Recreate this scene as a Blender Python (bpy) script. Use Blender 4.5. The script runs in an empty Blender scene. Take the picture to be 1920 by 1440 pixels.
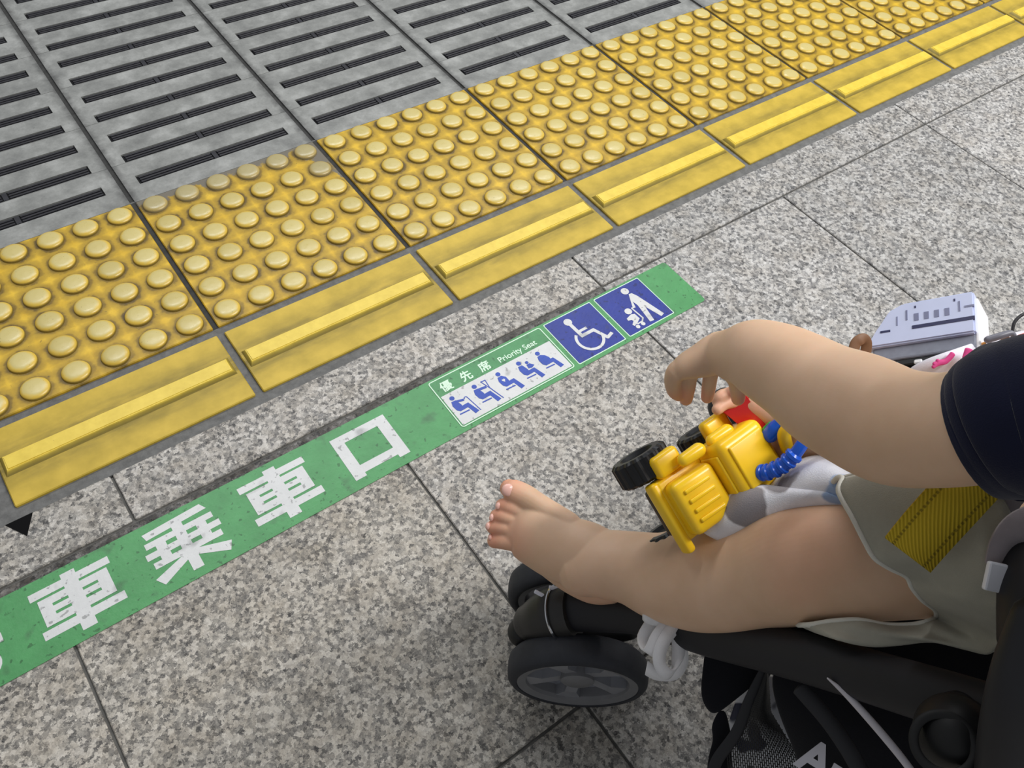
import bpy, bmesh, math, random
from mathutils import Vector, Matrix, noise
random.seed(7)
SC = bpy.context.scene
COL = SC.collection
# ------------------------------------------------------------------ camera
FPX = 1553.0                                   # focal length in pixels of the 1920 x 1440 frame
CAM = Vector((-0.16799, -0.76769, 0.86982))
RIGHT = Vector((0.80440515, -0.58812355, 0.08392281))
DOWN = Vector((-0.4299353, -0.67379781, -0.60095936))
FWD = Vector((0.40998536, 0.44733343, -0.7948615))
cd = bpy.data.cameras.new('camera')
cd.sensor_fit = 'HORIZONTAL'; cd.sensor_width = 36.0
cd.lens = 36.0 * FPX / 1920.0
cd.clip_start = 0.02; cd.clip_end = 50
cam = bpy.data.objects.new('camera', cd); COL.objects.link(cam)
cam.matrix_world = Matrix(((RIGHT.x, -DOWN.x, -FWD.x, CAM.x), (RIGHT.y, -DOWN.y, -FWD.y, CAM.y),
                           (RIGHT.z, -DOWN.z, -FWD.z, CAM.z), (0, 0, 0, 1)))
SC.camera = cam
# ------------------------------------------------------------------ light and exposure
w = bpy.data.worlds.new('station_air'); SC.world = w; w.use_nodes = True
w.node_tree.nodes['Background'].inputs[0].default_value = (0.93, 0.96, 1.0, 1)
w.node_tree.nodes['Background'].inputs[1].default_value = 0.27
def ceiling_lamp(loc, size, power, color):
    l = bpy.data.lights.new('ceiling_lamp', 'AREA'); l.shape = 'RECTANGLE'
    l.size, l.size_y = size; l.energy = power; l.color = color
    o = bpy.data.objects.new('ceiling_lamp', l); COL.objects.link(o); o.location = loc
    return o
# rows of fluorescent tubes under the platform roof, running along the platform
ceiling_lamp((2.0, -1.25, 2.6), (3.0, 0.28), 98, (1.0, 0.985, 0.965))
ceiling_lamp((1.2, 1.6, 2.6), (3.4, 0.28), 56, (0.96, 0.98, 1.0))
SC.view_settings.view_transform = 'Standard'; SC.view_settings.look = 'None'
SC.view_settings.gamma = 1.0; SC.view_settings.use_curve_mapping = False
SC.view_settings.exposure = 0.12

# ------------------------------------------------------------------ helpers
def at(px, py, zc):
    """world point seen at pixel (px, py) at depth zc metres"""
    return CAM + zc * (RIGHT * ((px - 960) / FPX) + DOWN * ((py - 720) / FPX) + FWD)
def fl(px, py, z=0.0):
    d = RIGHT * ((px - 960) / FPX) + DOWN * ((py - 720) / FPX) + FWD
    return CAM + d * ((z - CAM.z) / d.z)
def tag(o, label, cat=None, group=None, kind=None):
    if label: o['label'] = label
    if cat: o['category'] = cat
    if group: o['group'] = group
    if kind: o['kind'] = kind
    return o
def empty(name, loc=(0, 0, 0)):
    o = bpy.data.objects.new(name, None); COL.objects.link(o); o.location = loc
    o.empty_display_size = 0.02
    return o
def link(name, me, mat=None, parent=None, loc=None, smooth=False):
    o = bpy.data.objects.new(name, me); COL.objects.link(o)
    if mat is not None and len(me.materials) == 0: me.materials.append(mat)
    if loc is not None: o.location = loc
    if parent is not None:
        o.parent = parent
        if loc is None: o.matrix_parent_inverse = Matrix.Translation(-Vector(parent.location))
    if smooth:
        for p in me.polygons: p.use_smooth = True
    return o
def pymesh(name, v, f):
    me = bpy.data.meshes.new(name); me.from_pydata([tuple(x) for x in v], [], f); me.update(); return me
def bm_mesh(name, bm):
    bmesh.ops.recalc_face_normals(bm, faces=bm.faces)
    me = bpy.data.meshes.new(name); bm.to_mesh(me); bm.free(); return me
def smooth_by_angle(me, deg=40):
    for p in me.polygons: p.use_smooth = True
    bm = bmesh.new(); bm.from_mesh(me)
    for e in bm.edges:
        if len(e.link_faces) == 2 and e.calc_face_angle(0) > math.radians(deg): e.smooth = False
    bm.to_mesh(me); bm.free(); return me
def rbox(bm, c, s, bev=0.0, seg=2, M=None):
    """box centre c, full size s, rounded"""
    t = bmesh.new()
    bmesh.ops.create_cube(t, size=1)
    for v in t.verts: v.co = Vector((v.co.x * s[0], v.co.y * s[1], v.co.z * s[2]))
    if bev > 0: bmesh.ops.bevel(t, geom=t.edges[:], offset=bev, segments=seg, profile=0.5, affect='EDGES')
    for v in t.verts:
        v.co = v.co + Vector(c)
        if M is not None: v.co = M @ v.co
    add(bm, t)
def add(bm, t):
    mp = {}
    for v in t.verts: mp[v] = bm.verts.new(v.co)
    for f in t.faces:
        try: bm.faces.new([mp[v] for v in f.verts])
        except ValueError: pass
    t.free()
def frame_from(t, hint):
    a = t.cross(hint)
    if a.length < 1e-6: a = t.orthogonal()
    a.normalize(); b = a.cross(t).normalized()
    return a, b
def catmull(pts, n):
    out = []
    P = [pts[0]] + list(pts) + [pts[-1]]
    for i in range(1, len(P) - 2):
        for k in range(n):
            t = k / n
            out.append([0.5 * (2 * b + (c - a) * t + (2 * a - 5 * b + 4 * c - d) * t * t + (3 * b - a - 3 * c + d) * t ** 3)
                        for a, b, c, d in zip(P[i - 1], P[i], P[i + 1], P[i + 2])])
    out.append(list(pts[-1])); return out
def tube(bm, pts, radii, seg=20, sub=5, hint=None, cap='round', closed_profile=None):
    """closed tube through world points; radii = r or (ra, rb); ra across hint, rb along it"""
    rows = [list(p) + (list(r) if isinstance(r, (tuple, list)) else [r, r]) for p, r in zip(pts, radii)]
    if sub > 1 and len(rows) > 1: rows = catmull(rows, sub)
    P = [Vector(r[:3]) for r in rows]; A = [r[3] for r in rows]; B = [r[4] for r in rows]
    hint = hint or FWD
    rings = []
    N = len(P)
    T = [(P[min(i + 1, N - 1)] - P[max(i - 1, 0)]).normalized() for i in range(N)]
    ext = []
    if cap == 'round':
        for k in (80, 60, 40, 20):
            s = math.radians(k); ext.append((0, -math.sin(s), math.cos(s)))
    seq = [(0, o, s) for _, o, s in ext] + [(i, 0, 1) for i in range(N)] + [(N - 1, -o, s) for _, o, s in reversed(ext)]
    for i, o, s in seq:
        a, b = frame_from(T[i], hint)
        off = T[i] * (o * min(A[i], B[i]))
        ring = []
        for k in range(seg):
            th = 2 * math.pi * k / seg
            ring.append(bm.verts.new(P[i] + off + a * (A[i] * s * math.cos(th)) + b * (B[i] * s * math.sin(th))))
        rings.append(ring)
    for r0, r1 in zip(rings, rings[1:]):
        for k in range(seg):
            bm.faces.new((r0[k], r0[(k + 1) % seg], r1[(k + 1) % seg], r1[k]))
    if cap:
        bm.faces.new(list(reversed(rings[0]))); bm.faces.new(rings[-1])
    return rings
def limb(bm, st, seg=64, sub=6, cap='round'):
    """stations (px, py, depth, half width in px[, half thickness in m]) -> closed fleshy tube"""
    pts = [at(s[0], s[1], s[2]) for s in st]
    rad = [(s[3] * s[2] / FPX, s[4] if len(s) > 4 else s[3] * s[2] / FPX) for s in st]
    return tube(bm, pts, rad, seg, sub, None, cap)
def lathe(bm, prof, c, axis, seg=32, M=None):
    """profile (r, h) revolved about axis through c"""
    axis = Vector(axis).normalized(); a, b = frame_from(axis, Vector((0.3, 0.2, 1)))
    rings = []
    for r, h in prof:
        rings.append([bm.verts.new(Vector(c) + axis * h + (a * math.cos(2 * math.pi * k / seg) + b * math.sin(2 * math.pi * k / seg)) * max(r, 1e-5)) for k in range(seg)])
    for r0, r1 in zip(rings, rings[1:]):
        for k in range(seg): bm.faces.new((r0[k], r0[(k + 1) % seg], r1[(k + 1) % seg], r1[k]))
    return rings
# ------------------------------------------------------------------ materials
def srgb(r, g, b):
    f = lambda c: (c / 255 / 12.92) if c / 255 <= 0.04045 else ((c / 255 + 0.055) / 1.055) ** 2.4
    return (f(r), f(g), f(b), 1)
class NT:
    def __init__(s, name):
        s.m = bpy.data.materials.new(name); s.m.use_nodes = True
        s.t = s.m.node_tree; s.n = s.t.nodes; s.b = s.n['Principled BSDF']
    def new(s, t, **kw):
        n = s.n.new(t)
        for k, v in kw.items(): setattr(n, k, v)
        return n
    def l(s, a, b): s.t.links.new(a, b)
    def val(s, x):
        return x
    def set(s, sock, v):
        if hasattr(v, 'links') or isinstance(v, bpy.types.NodeSocket): s.l(v, sock)
        else: sock.default_value = v
    def math(s, op, a, b=0.0, clamp=False):
        n = s.new('ShaderNodeMath', operation=op, use_clamp=clamp); s.set(n.inputs[0], a); s.set(n.inputs[1], b); return n.outputs[0]
    def vmath(s, op, a, b=(0, 0, 0)):
        n = s.new('ShaderNodeVectorMath', operation=op); s.set(n.inputs[0], a); s.set(n.inputs[1], b)
        return n.outputs['Value'] if op in ('DISTANCE', 'LENGTH', 'DOT_PRODUCT') else n.outputs[0]
    def coord(s, which='Object'): return s.new('ShaderNodeTexCoord').outputs[which]
    def noise(s, scale, detail=3, rough=0.55, vec=None, out=0):
        n = s.new('ShaderNodeTexNoise'); n.inputs['Scale'].default_value = scale; n.inputs['Detail'].default_value = detail
        n.inputs['Roughness'].default_value = rough
        if vec is not None: s.l(vec, n.inputs['Vector'])
        return n.outputs[out]
    def voro(s, scale, vec=None, out='Color', feature='F1', rnd=1.0):
        n = s.new('ShaderNodeTexVoronoi', feature=feature); n.inputs['Scale'].default_value = scale
        n.inputs['Randomness'].default_value = rnd
        if vec is not None: s.l(vec, n.inputs['Vector'])
        return n.outputs[out]
    def ramp(s, fac, stops, interp='LINEAR'):
        n = s.new('ShaderNodeValToRGB'); n.color_ramp.interpolation = interp
        e = n.color_ramp.elements
        while len(e) > 1: e.remove(e[-1])
        e[0].position, e[0].color = stops[0][0], stops[0][1] if isinstance(stops[0][1], tuple) else (stops[0][1],) * 3 + (1,)
        for p, c in stops[1:]:
            x = e.new(p); x.color = c if isinstance(c, tuple) else (c, c, c, 1)
        s.set(n.inputs[0], fac); return n.outputs[0]
    def mix(s, fac, a, b, mode='MIX'):
        n = s.new('ShaderNodeMix', data_type='RGBA', blend_type=mode)
        s.set(n.inputs[0], fac); s.set(n.inputs[6], a); s.set(n.inputs[7], b); return n.outputs[2]
    def bump(s, h, strength=0.3, dist=0.002):
        n = s.new('ShaderNodeBump'); n.inputs['Strength'].default_value = strength; n.inputs['Distance'].default_value = dist
        s.l(h, n.inputs['Height']); s.l(n.outputs[0], s.b.inputs['Normal'])
    def base(s, c): s.set(s.b.inputs['Base Color'], c)
    def rough(s, r): s.set(s.b.inputs['Roughness'], r)
    def spec(s, v): s.b.inputs['Specular IOR Level'].default_value = v
def plain(name, col, rough=0.5, spec=0.5, metal=0.0, var=0.0, scale=60, bump=0.0, bscale=400, coat=0.0):
    m = NT(name)
    c = m.coord('Object')
    if var > 0:
        n = m.noise(scale, 4, 0.6, c)
        d = tuple(x * (1 - var) for x in col[:3]) + (1,); h = tuple(min(1, x * (1 + var)) for x in col[:3]) + (1,)
        m.base(m.ramp(n, [(0.3, d), (0.7, h)]))
    else: m.base(col)
    m.rough(rough); m.spec(spec); m.b.inputs['Metallic'].default_value = metal
    if coat: m.b.inputs['Coat Weight'].default_value = coat; m.b.inputs['Coat Roughness'].default_value = 0.08
    if bump > 0: m.bump(m.noise(bscale, 3, 0.6, c), bump, 0.001)
    return m.m
# ================================================================== the platform floor
def granite(name='granite', worn=None):
    m = NT(name)
    oi = m.new('ShaderNodeObjectInfo')
    c = m.vmath('ADD', m.coord('Object'), m.vmath('MULTIPLY', oi.outputs['Location'], (3.1, 3.1, 0)))
    wn = m.noise(420, 3, 0.6, c, 1)
    wv = m.vmath('MULTIPLY', m.vmath('SUBTRACT', wn, (0.5, 0.5, 0.5)), (0.0075, 0.0075, 0.0075))
    cw = m.vmath('ADD', c, wv)
    sep = m.new('ShaderNodeSeparateColor'); m.l(m.voro(225, cw), sep.inputs[0])
    g1 = m.ramp(sep.outputs[0], [(0.0, srgb(92, 92, 95)), (0.2, srgb(128, 128, 129)), (0.42, srgb(172, 170, 167)),
                                 (0.64, srgb(218, 214, 208)), (1.0, srgb(250, 248, 245))])
    sep2 = m.new('ShaderNodeSeparateColor'); m.l(m.voro(480, cw), sep2.inputs[0])
    g2 = m.ramp(sep2.outputs[1], [(0.0, srgb(84, 84, 88)), (0.35, srgb(160, 158, 156)), (1.0, srgb(250, 248, 242))])
    base = m.mix(0.36, g1, g2)
    # warm feldspar patches and black mica flecks
    warm = m.ramp(m.noise(26, 3, 0.6, c), [(0.42, 0.0), (0.66, 1.0)])
    base = m.mix(m.math('MULTIPLY', warm, 0.30), base, srgb(196, 182, 160), 'MULTIPLY')
    sep3 = m.new('ShaderNodeSeparateColor'); m.l(m.voro(260, cw), sep3.inputs[0])
    fl_ = m.ramp(sep3.outputs[2], [(0.0, 1.0), (0.045, 1.0), (0.06, 0.0)])
    base = m.mix(m.math('MULTIPLY', fl_, 0.62), base, srgb(45, 45, 48))
    # old dirt, and a tone of its own for every slab
    dirt = m.ramp(m.noise(7, 5, 0.6, c), [(0.35, 0.86), (0.7, 1.0)])
    base = m.mix(1.0, base, dirt, 'MULTIPLY')
    tone = m.ramp(oi.outputs['Random'], [(0, srgb(205, 206, 208)), (0.5, srgb(214, 214, 214)), (1, srgb(222, 222, 223))])
    base = m.mix(1.0, base, tone, 'MULTIPLY')
    wa = m.new('ShaderNodeAttribute', attribute_type='OBJECT', attribute_name='warm')
    base = m.mix(wa.outputs['Fac'], base, srgb(255, 250, 241), 'MULTIPLY')
    if worn: base = m.mix(m.ramp(m.noise(60, 4, 0.65, c), [(0.3, 0.55), (0.6, 1.0)]), base, worn, 'MULTIPLY')
    m.base(base)
    m.rough(m.ramp(sep.outputs[1], [(0, 0.42), (1, 0.68)])); m.spec(0.4)
    m.bump(sep2.outputs[0], 0.18, 0.0008)
    return m.m
M_GRANITE = granite()
M_CHIPPED = granite('chipped_granite', srgb(112, 106, 100))
def mortar(name, col, scale=90):
    m = NT(name); c = m.coord('Object')
    n = m.noise(scale, 5, 0.65, c)
    m.base(m.ramp(n, [(0.3, tuple(x * 0.72 for x in col[:3]) + (1,)), (0.7, tuple(x * 1.2 for x in col[:3]) + (1,))]))
    m.rough(0.85); m.spec(0.25); m.bump(m.noise(500, 3, 0.6, c), 0.4, 0.001)
    return m.m
M_JOINT = mortar('dark_joint', srgb(96, 95, 92))
M_JOINT2 = mortar('black_joint', srgb(62, 62, 61))
M_SCREED = mortar('grey_mortar', srgb(108, 108, 107))
def yellow_tile():
    """painted resin tile; grime rings sit round every stud, some tiles have lost their paint along an edge"""
    m = NT('yellow_tactile'); c = m.coord('Object')
    oi = m.new('ShaderNodeObjectInfo')
    loc = m.vmath('ADD', c, m.vmath('MULTIPLY', oi.outputs['Location'], (2.3, 1.7, 0)))
    n = m.noise(55, 4, 0.6, loc)
    base = m.ramp(n, [(0.3, srgb(206, 166, 34)), (0.7, srgb(230, 190, 54))])
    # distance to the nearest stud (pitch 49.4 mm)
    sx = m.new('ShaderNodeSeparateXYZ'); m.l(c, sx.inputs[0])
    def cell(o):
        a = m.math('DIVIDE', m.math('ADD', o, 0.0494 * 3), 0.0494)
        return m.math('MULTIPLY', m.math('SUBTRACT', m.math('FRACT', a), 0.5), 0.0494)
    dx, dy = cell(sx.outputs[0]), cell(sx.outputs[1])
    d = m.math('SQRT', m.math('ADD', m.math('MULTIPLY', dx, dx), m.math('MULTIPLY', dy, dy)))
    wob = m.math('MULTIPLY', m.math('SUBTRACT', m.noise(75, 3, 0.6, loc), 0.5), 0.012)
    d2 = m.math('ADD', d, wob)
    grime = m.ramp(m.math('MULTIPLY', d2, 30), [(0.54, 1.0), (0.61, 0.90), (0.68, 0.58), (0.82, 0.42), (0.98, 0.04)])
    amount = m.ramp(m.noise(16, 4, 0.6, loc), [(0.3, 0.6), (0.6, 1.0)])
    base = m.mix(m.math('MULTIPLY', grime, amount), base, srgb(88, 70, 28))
    spots = m.ramp(m.noise(180, 3, 0.5, loc), [(0.70, 0.0), (0.76, 0.7)])
    base = m.mix(spots, base, srgb(96, 80, 40))
    wear = m.new('ShaderNodeAttribute', attribute_type='OBJECT', attribute_name='bare')
    sel = m.math('ADD', m.math('MULTIPLY', sx.outputs[1], 5.0), m.math('MULTIPLY', sx.outputs[0], 1.6))
    edge = m.math('MAXIMUM', m.math('ADD', sx.outputs[1], 0.0), m.math('MULTIPLY', m.math('ADD', sx.outputs[0], m.math('MULTIPLY', sx.outputs[1], 0.35)), 0.8))
    bare = m.ramp(m.math('ADD', m.math('MULTIPLY', edge, 4.0), m.math('MULTIPLY', m.math('SUBTRACT', m.noise(48, 4, 0.6, loc), 0.5), 0.22)), [(0.505, 0.0), (0.53, 1.0)])
    base = m.mix(m.math('MULTIPLY', bare, wear.outputs['Fac']), base, srgb(110, 104, 92))
    m.base(base); m.rough(0.42); m.spec(0.45)
    m.bump(m.noise(260, 3, 0.5, c), 0.06, 0.001)
    return m.m
def yellow_stud():
    m = NT('yellow_stud'); c = m.coord('Object'); oi = m.new('ShaderNodeObjectInfo')
    loc = m.vmath('ADD', c, m.vmath('MULTIPLY', oi.outputs['Location'], (7.3, 5.1, 0)))
    d = m.vmath('LENGTH', m.vmath('MULTIPLY', c, (1, 1, 0)))
    n = m.noise(120, 4, 0.6, loc)
    worn = m.ramp(m.math('ADD', m.math('MULTIPLY', d, 45), m.math('MULTIPLY', m.math('SUBTRACT', n, 0.5), 0.35)), [(0.52, 1.0), (0.72, 0.0)])
    base = m.mix(worn, srgb(216, 182, 70), srgb(204, 188, 122))
    tone = m.ramp(oi.outputs['Random'], [(0, srgb(240, 238, 228)), (0.3, srgb(250, 249, 246)), (1, srgb(255, 255, 255))])
    base = m.mix(1.0, base, tone, 'MULTIPLY')
    sp = m.ramp(m.noise(330, 3, 0.5, loc), [(0.69, 0.0), (0.74, 0.6)])
    base = m.mix(sp, base, srgb(120, 104, 60))
    rim = m.ramp(m.math('MULTIPLY', d, 45), [(0.755, 0.0), (0.80, 0.85)])
    base = m.mix(rim, base, srgb(92, 76, 36))
    wear = m.new('ShaderNodeAttribute', attribute_type='OBJECT', attribute_name='bare')
    base = m.mix(m.math('MULTIPLY', wear.outputs['Fac'], 0.55), base, srgb(140, 132, 108))
    m.base(base); m.rough(m.ramp(n, [(0.3, 0.25), (0.7, 0.42)])); m.spec(0.6)
    return m.m
def yellow_strip():
    m = NT('yellow_guide_tile'); c = m.coord('Object'); oi = m.new('ShaderNodeObjectInfo')
    loc = m.vmath('ADD', c, m.vmath('MULTIPLY', oi.outputs['Location'], (5.1, 3.3, 0)))
    base = m.ramp(m.noise(30, 4, 0.6, loc), [(0.3, srgb(180, 154, 52)), (0.7, srgb(206, 176, 66))])
    sx = m.new('ShaderNodeSeparateXYZ'); m.l(c, sx.inputs[0])
    st = m.new('ShaderNodeMapping'); m.l(loc, st.inputs[0]); st.inputs['Scale'].default_value = (14, 60, 14)
    stn = m.noise(1.0, 5, 0.65, st.outputs[0])
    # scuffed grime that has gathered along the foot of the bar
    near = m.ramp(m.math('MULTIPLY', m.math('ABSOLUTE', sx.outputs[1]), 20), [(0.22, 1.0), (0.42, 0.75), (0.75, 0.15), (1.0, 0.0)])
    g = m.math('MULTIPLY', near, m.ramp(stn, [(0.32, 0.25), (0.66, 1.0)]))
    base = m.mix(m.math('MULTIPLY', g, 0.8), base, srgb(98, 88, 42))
    m.base(base); m.rough(0.5); m.spec(0.4)
    return m.m
M_YT, M_YS, M_YG = yellow_tile(), yellow_stud(), yellow_strip()
def yellow_bar():
    m = NT('yellow_bar'); c = m.coord('Object')
    base = m.ramp(m.noise(70, 4, 0.6, c), [(0.3, srgb(214, 186, 62)), (0.7, srgb(230, 202, 76))])
    sp = m.ramp(m.noise(300, 3, 0.5, c), [(0.70, 0.0), (0.76, 0.6)])
    base = m.mix(sp, base, srgb(140, 120, 50))
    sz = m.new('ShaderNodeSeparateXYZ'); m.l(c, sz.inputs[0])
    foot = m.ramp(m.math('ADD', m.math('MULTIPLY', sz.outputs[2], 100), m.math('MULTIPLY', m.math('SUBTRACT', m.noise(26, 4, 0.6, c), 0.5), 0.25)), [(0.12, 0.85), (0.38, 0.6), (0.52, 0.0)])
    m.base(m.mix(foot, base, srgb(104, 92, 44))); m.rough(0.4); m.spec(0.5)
    return m.m
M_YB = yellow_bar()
def plate():
    m = NT('grey_plate'); c = m.coord('Object'); oi = m.new('ShaderNodeObjectInfo')
    loc = m.vmath('ADD', c, m.vmath('MULTIPLY', oi.outputs['Location'], (3.7, 2.9, 0)))
    n = m.noise(22, 6, 0.65, loc)
    base = m.ramp(n, [(0.28, srgb(112, 113, 111)), (0.5, srgb(136, 137, 134)), (0.72, srgb(164, 165, 162))])
    fine = m.ramp(m.noise(260, 3, 0.6, loc), [(0.3, 0.93), (0.7, 1.05)])
    base = m.mix(1.0, base, fine, 'MULTIPLY')
    sp = m.ramp(m.noise(120, 3, 0.5, loc), [(0.71, 0.0), (0.77, 0.5)])
    base = m.mix(sp, base, srgb(80, 80, 80))
    # tyre and shoe grime creeping in from the plate's long edges
    sx = m.new('ShaderNodeSeparateXYZ'); m.l(c, sx.inputs[0])
    e = m.math('ADD', m.math('MULTIPLY', m.math('ABSOLUTE', sx.outputs[0]), 6.6), m.math('MULTIPLY', m.math('SUBTRACT', m.noise(60, 4, 0.6, loc), 0.5), 0.14))
    base = m.mix(m.ramp(e, [(0.90, 0.0), (0.975, 0.75)]), base, srgb(70, 70, 69))
    m.base(base); m.rough(m.ramp(n, [(0.3, 0.34), (0.7, 0.5)])); m.spec(0.5)
    m.bump(m.noise(140, 4, 0.6, c), 0.05, 0.001)
    return m.m
M_PLATE = plate()
M_RUBBER = plain('slot_rubber', srgb(16, 16, 19), 0.6, 0.2)
M_RIBS = plain('slot_ribs', srgb(42, 42, 47), 0.5, 0.35, var=0.2, scale=90)

floor_bm = bmesh.new()
rbox(floor_bm, (0.6, 0.0, -0.045), (6.4, 5.2, 0.07))
floor = link('floor', bm_mesh('floor', floor_bm), M_JOINT)
tag(floor, 'station platform floor of grey speckled granite slabs and grey slotted plates', kind='structure')

# --- granite slabs
_slab = {}
def slab(u0, u1, v0, v1):
    j = 0.0016
    w, h = u1 - u0 - 2 * j, v1 - v0 - 2 * j
    key = (round(w, 3), round(h, 3))
    if key not in _slab:
        bm = bmesh.new(); rbox(bm, (0, 0, -0.01), (w, h, 0.02), 0.0011, 1); _slab[key] = bm_mesh('granite_slab', bm)
        _slab[key].materials.append(M_GRANITE)
    o = link('granite_slab', _slab[key], None, floor, ((u0 + u1) / 2 - floor.location.x, (v0 + v1) / 2, 0))
    o['warm'] = 1.0 if u0 < -0.1 and v0 < -0.3 else (0.6 if u0 < 0.2 else 0.0)
rowA = [-2.575, -2.178, -1.782, -1.385, -0.99, -0.591, -0.194, 0.499, 1.291, 2.085, 2.48, 2.878, 3.275]
for a, b in zip(rowA, rowA[1:]): slab(a, b, -0.2045, -0.131)
for r, v0 in enumerate((-0.6505, -1.0965, -1.5425, -1.9885)):
    for k in range(-6, 9):
        u = 0.101 + 0.3967 * k; slab(u, u + 0.3967, v0, v0 + 0.446 - (0.0115 if r == 0 and k < 1 else 0))
bm = bmesh.new(); rbox(bm, (-0.1952, -0.2112, -0.006), (1.3775, 0.0095, 0.0105), 0.001, 1); link('chipped_edge', bm_mesh('chipped_edge', bm), M_CHIPPED, floor)
bm = bmesh.new(); rbox(bm, (0.6, -1.07, -0.0085), (6.2, 1.87, 0.011)); link('joint_filler', bm_mesh('joint_filler', bm), M_JOINT, floor)
for k in range(-5, 10):
    bm = bmesh.new(); rbox(bm, (0.3 * k, 0.86, -0.008), (0.0069, 1.12, 0.011)); link('joint_filler', bm_mesh('joint_filler', bm), M_JOINT2, floor)
# --- mortar bed under the yellow tiles
bm = bmesh.new(); rbox(bm, (0.6, 0.0865, -0.0095), (6.2, 0.4385, 0.017)); link('mortar_bed', bm_mesh('mortar_bed', bm), M_SCREED, floor)

for k in range(-4, 10):
    bm = bmesh.new(); rbox(bm, (0.3 * k - 0.0005, 0.1555, -0.004), (0.0078, 0.2885, 0.0072)); link('joint_filler', bm_mesh('joint_filler', bm), M_JOINT2, floor)
bm = bmesh.new(); rbox(bm, (0.6, 0.3010, -0.004), (6.2, 0.0035, 0.0068)); link('joint_filler', bm_mesh('joint_filler', bm), M_JOINT2, floor)
# --- slotted grey plates: six-by-many, two slots each, rubber inserts with fine ribs
S0, SP, SH = 0.3492, 0.05865, 0.0106          # first slot centre, pitch, half width
UA, UB = 0.0252, 0.2735                       # slot ends within a 0.3 wide plate
def plate_mesh(v0, v1, slots, cy):
    """top with slot openings; local origin at plate centre"""
    bm = bmesh.new()
    x0, x1 = -0.1464, 0.1464
    a, b = UA - 0.15, UB - 0.15
    def box(xa, xb, ya, yb):
        if yb - ya > 1e-5 and xb - xa > 1e-5: rbox(bm, ((xa + xb) / 2, (ya + yb) / 2, -0.009), (xb - xa, yb - ya, 0.018))
    def quadcol(ya, yb): box(a, b, ya, yb)
    box(x0, a, v0 - cy, v1 - cy); box(b, x1, v0 - cy, v1 - cy)
    y = v0
    for s in slots:
        quadcol(y - cy, max(s - SH, v0) - cy); y = s + SH
    quadcol(y - cy, v1 - cy)
    return bm_mesh('slotted_plate', bm)
def insert_mesh():
    bm = bmesh.new()
    L = UB - UA
    rbox(bm, (0, 0, -0.0068), (L - 0.0004, 2 * SH - 0.0004, 0.008))
    nb = len(bm.faces)
    for yy in (-0.0057, 0.0, 0.0057):
        for sx in (-1, 1):
            rbox(bm, (sx * (L / 4 + 0.001), yy, -0.0018), (L / 2 - 0.008, 0.0030, 0.0042), 0.0006, 1)
    rbox(bm, (0, 0, -0.0022), (0.007, 2 * SH - 0.004, 0.0034))
    for f in list(bm.faces)[nb:]: f.material_index = 1
    return bm_mesh('rubber_insert', bm)
INS = insert_mesh(); INS.materials.append(M_RUBBER); INS.materials.append(M_RIBS)
mods = [(0.3025, S0 + 0.8 * SP, [S0])]
for k in range(9):
    c0 = S0 + (1 + 2 * k) * SP
    mods.append((c0 - 0.2 * SP + 0.0006, c0 + 1.8 * SP - 0.0002, [c0, c0 + SP]))
pm = []
for v0, v1, sl in mods:
    cy = (v0 + v1) / 2; me = plate_mesh(v0, v1, sl, cy); me.materials.append(M_PLATE); pm.append((me, cy, sl))
for k in range(-5, 9):
    for me, cy, sl in pm:
        p = link('slotted_plate', me, None, floor, (0.3 * k + 0.15, cy, 0))
        for s in sl: link('rubber_insert', INS, None, p, (0, s - cy, 0))

# --- yellow studded tiles
TT, TH = 0.2884, 0.2862
paving = tag(empty('tactile_paving', (0.6, 0.155, 0)), 'yellow tactile paving strip of square tiles with raised round studs', 'tactile paving')
bm = bmesh.new(); rbox(bm, (0, 0, -0.002), (0.2925, 0.2885, 0.010), 0.0012, 1); TILE = bm_mesh('studded_tile', bm); TILE.materials.append(M_YT)
bm = bmesh.new()
r = lathe(bm, [(0.0182, 0.0), (0.0176, 0.0022), (0.0163, 0.0040), (0.0138, 0.0052), (0.0085, 0.0058), (0.0001, 0.006)], (0, 0, 0), (0, 0, 1), 28)
STUD = smooth_by_angle(bm_mesh('stud', bm), 60); STUD.materials.append(M_YS)
more_studs = bmesh.new()
for k in range(-4, 9):
    t = link('studded_tile', TILE, None, paving, (0.3 * k + 0.1495 - 0.6, 0.0, 0))
    t['bare'] = 1.0 if k == 0 else 0.0
    for i in range(6):
        for j in range(6):
            if not -1 <= k <= 6:                    # beyond the frame: joined
                q = bmesh.new(); q.from_mesh(STUD)
                bmesh.ops.translate(q, verts=q.verts, vec=(0.3 * k + 0.1495 + 0.0494 * (i - 2.5), 0.155 + 0.0494 * (j - 2.5), 0.003)); add(more_studs, q)
                continue
            s = link('stud', STUD, None, t, (0.0494 * (i - 2.5), 0.0494 * (j - 2.5) + 0.0002, 0.003))
            s['bare'] = 1.0 if (k == 0 and (j == 5 or (i == 5 and j == 4))) else 0.0
_ms = link('studs', bm_mesh('studs', more_studs), M_YB, paving, smooth=True); _ms['kind'] = 'stuff'
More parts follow.
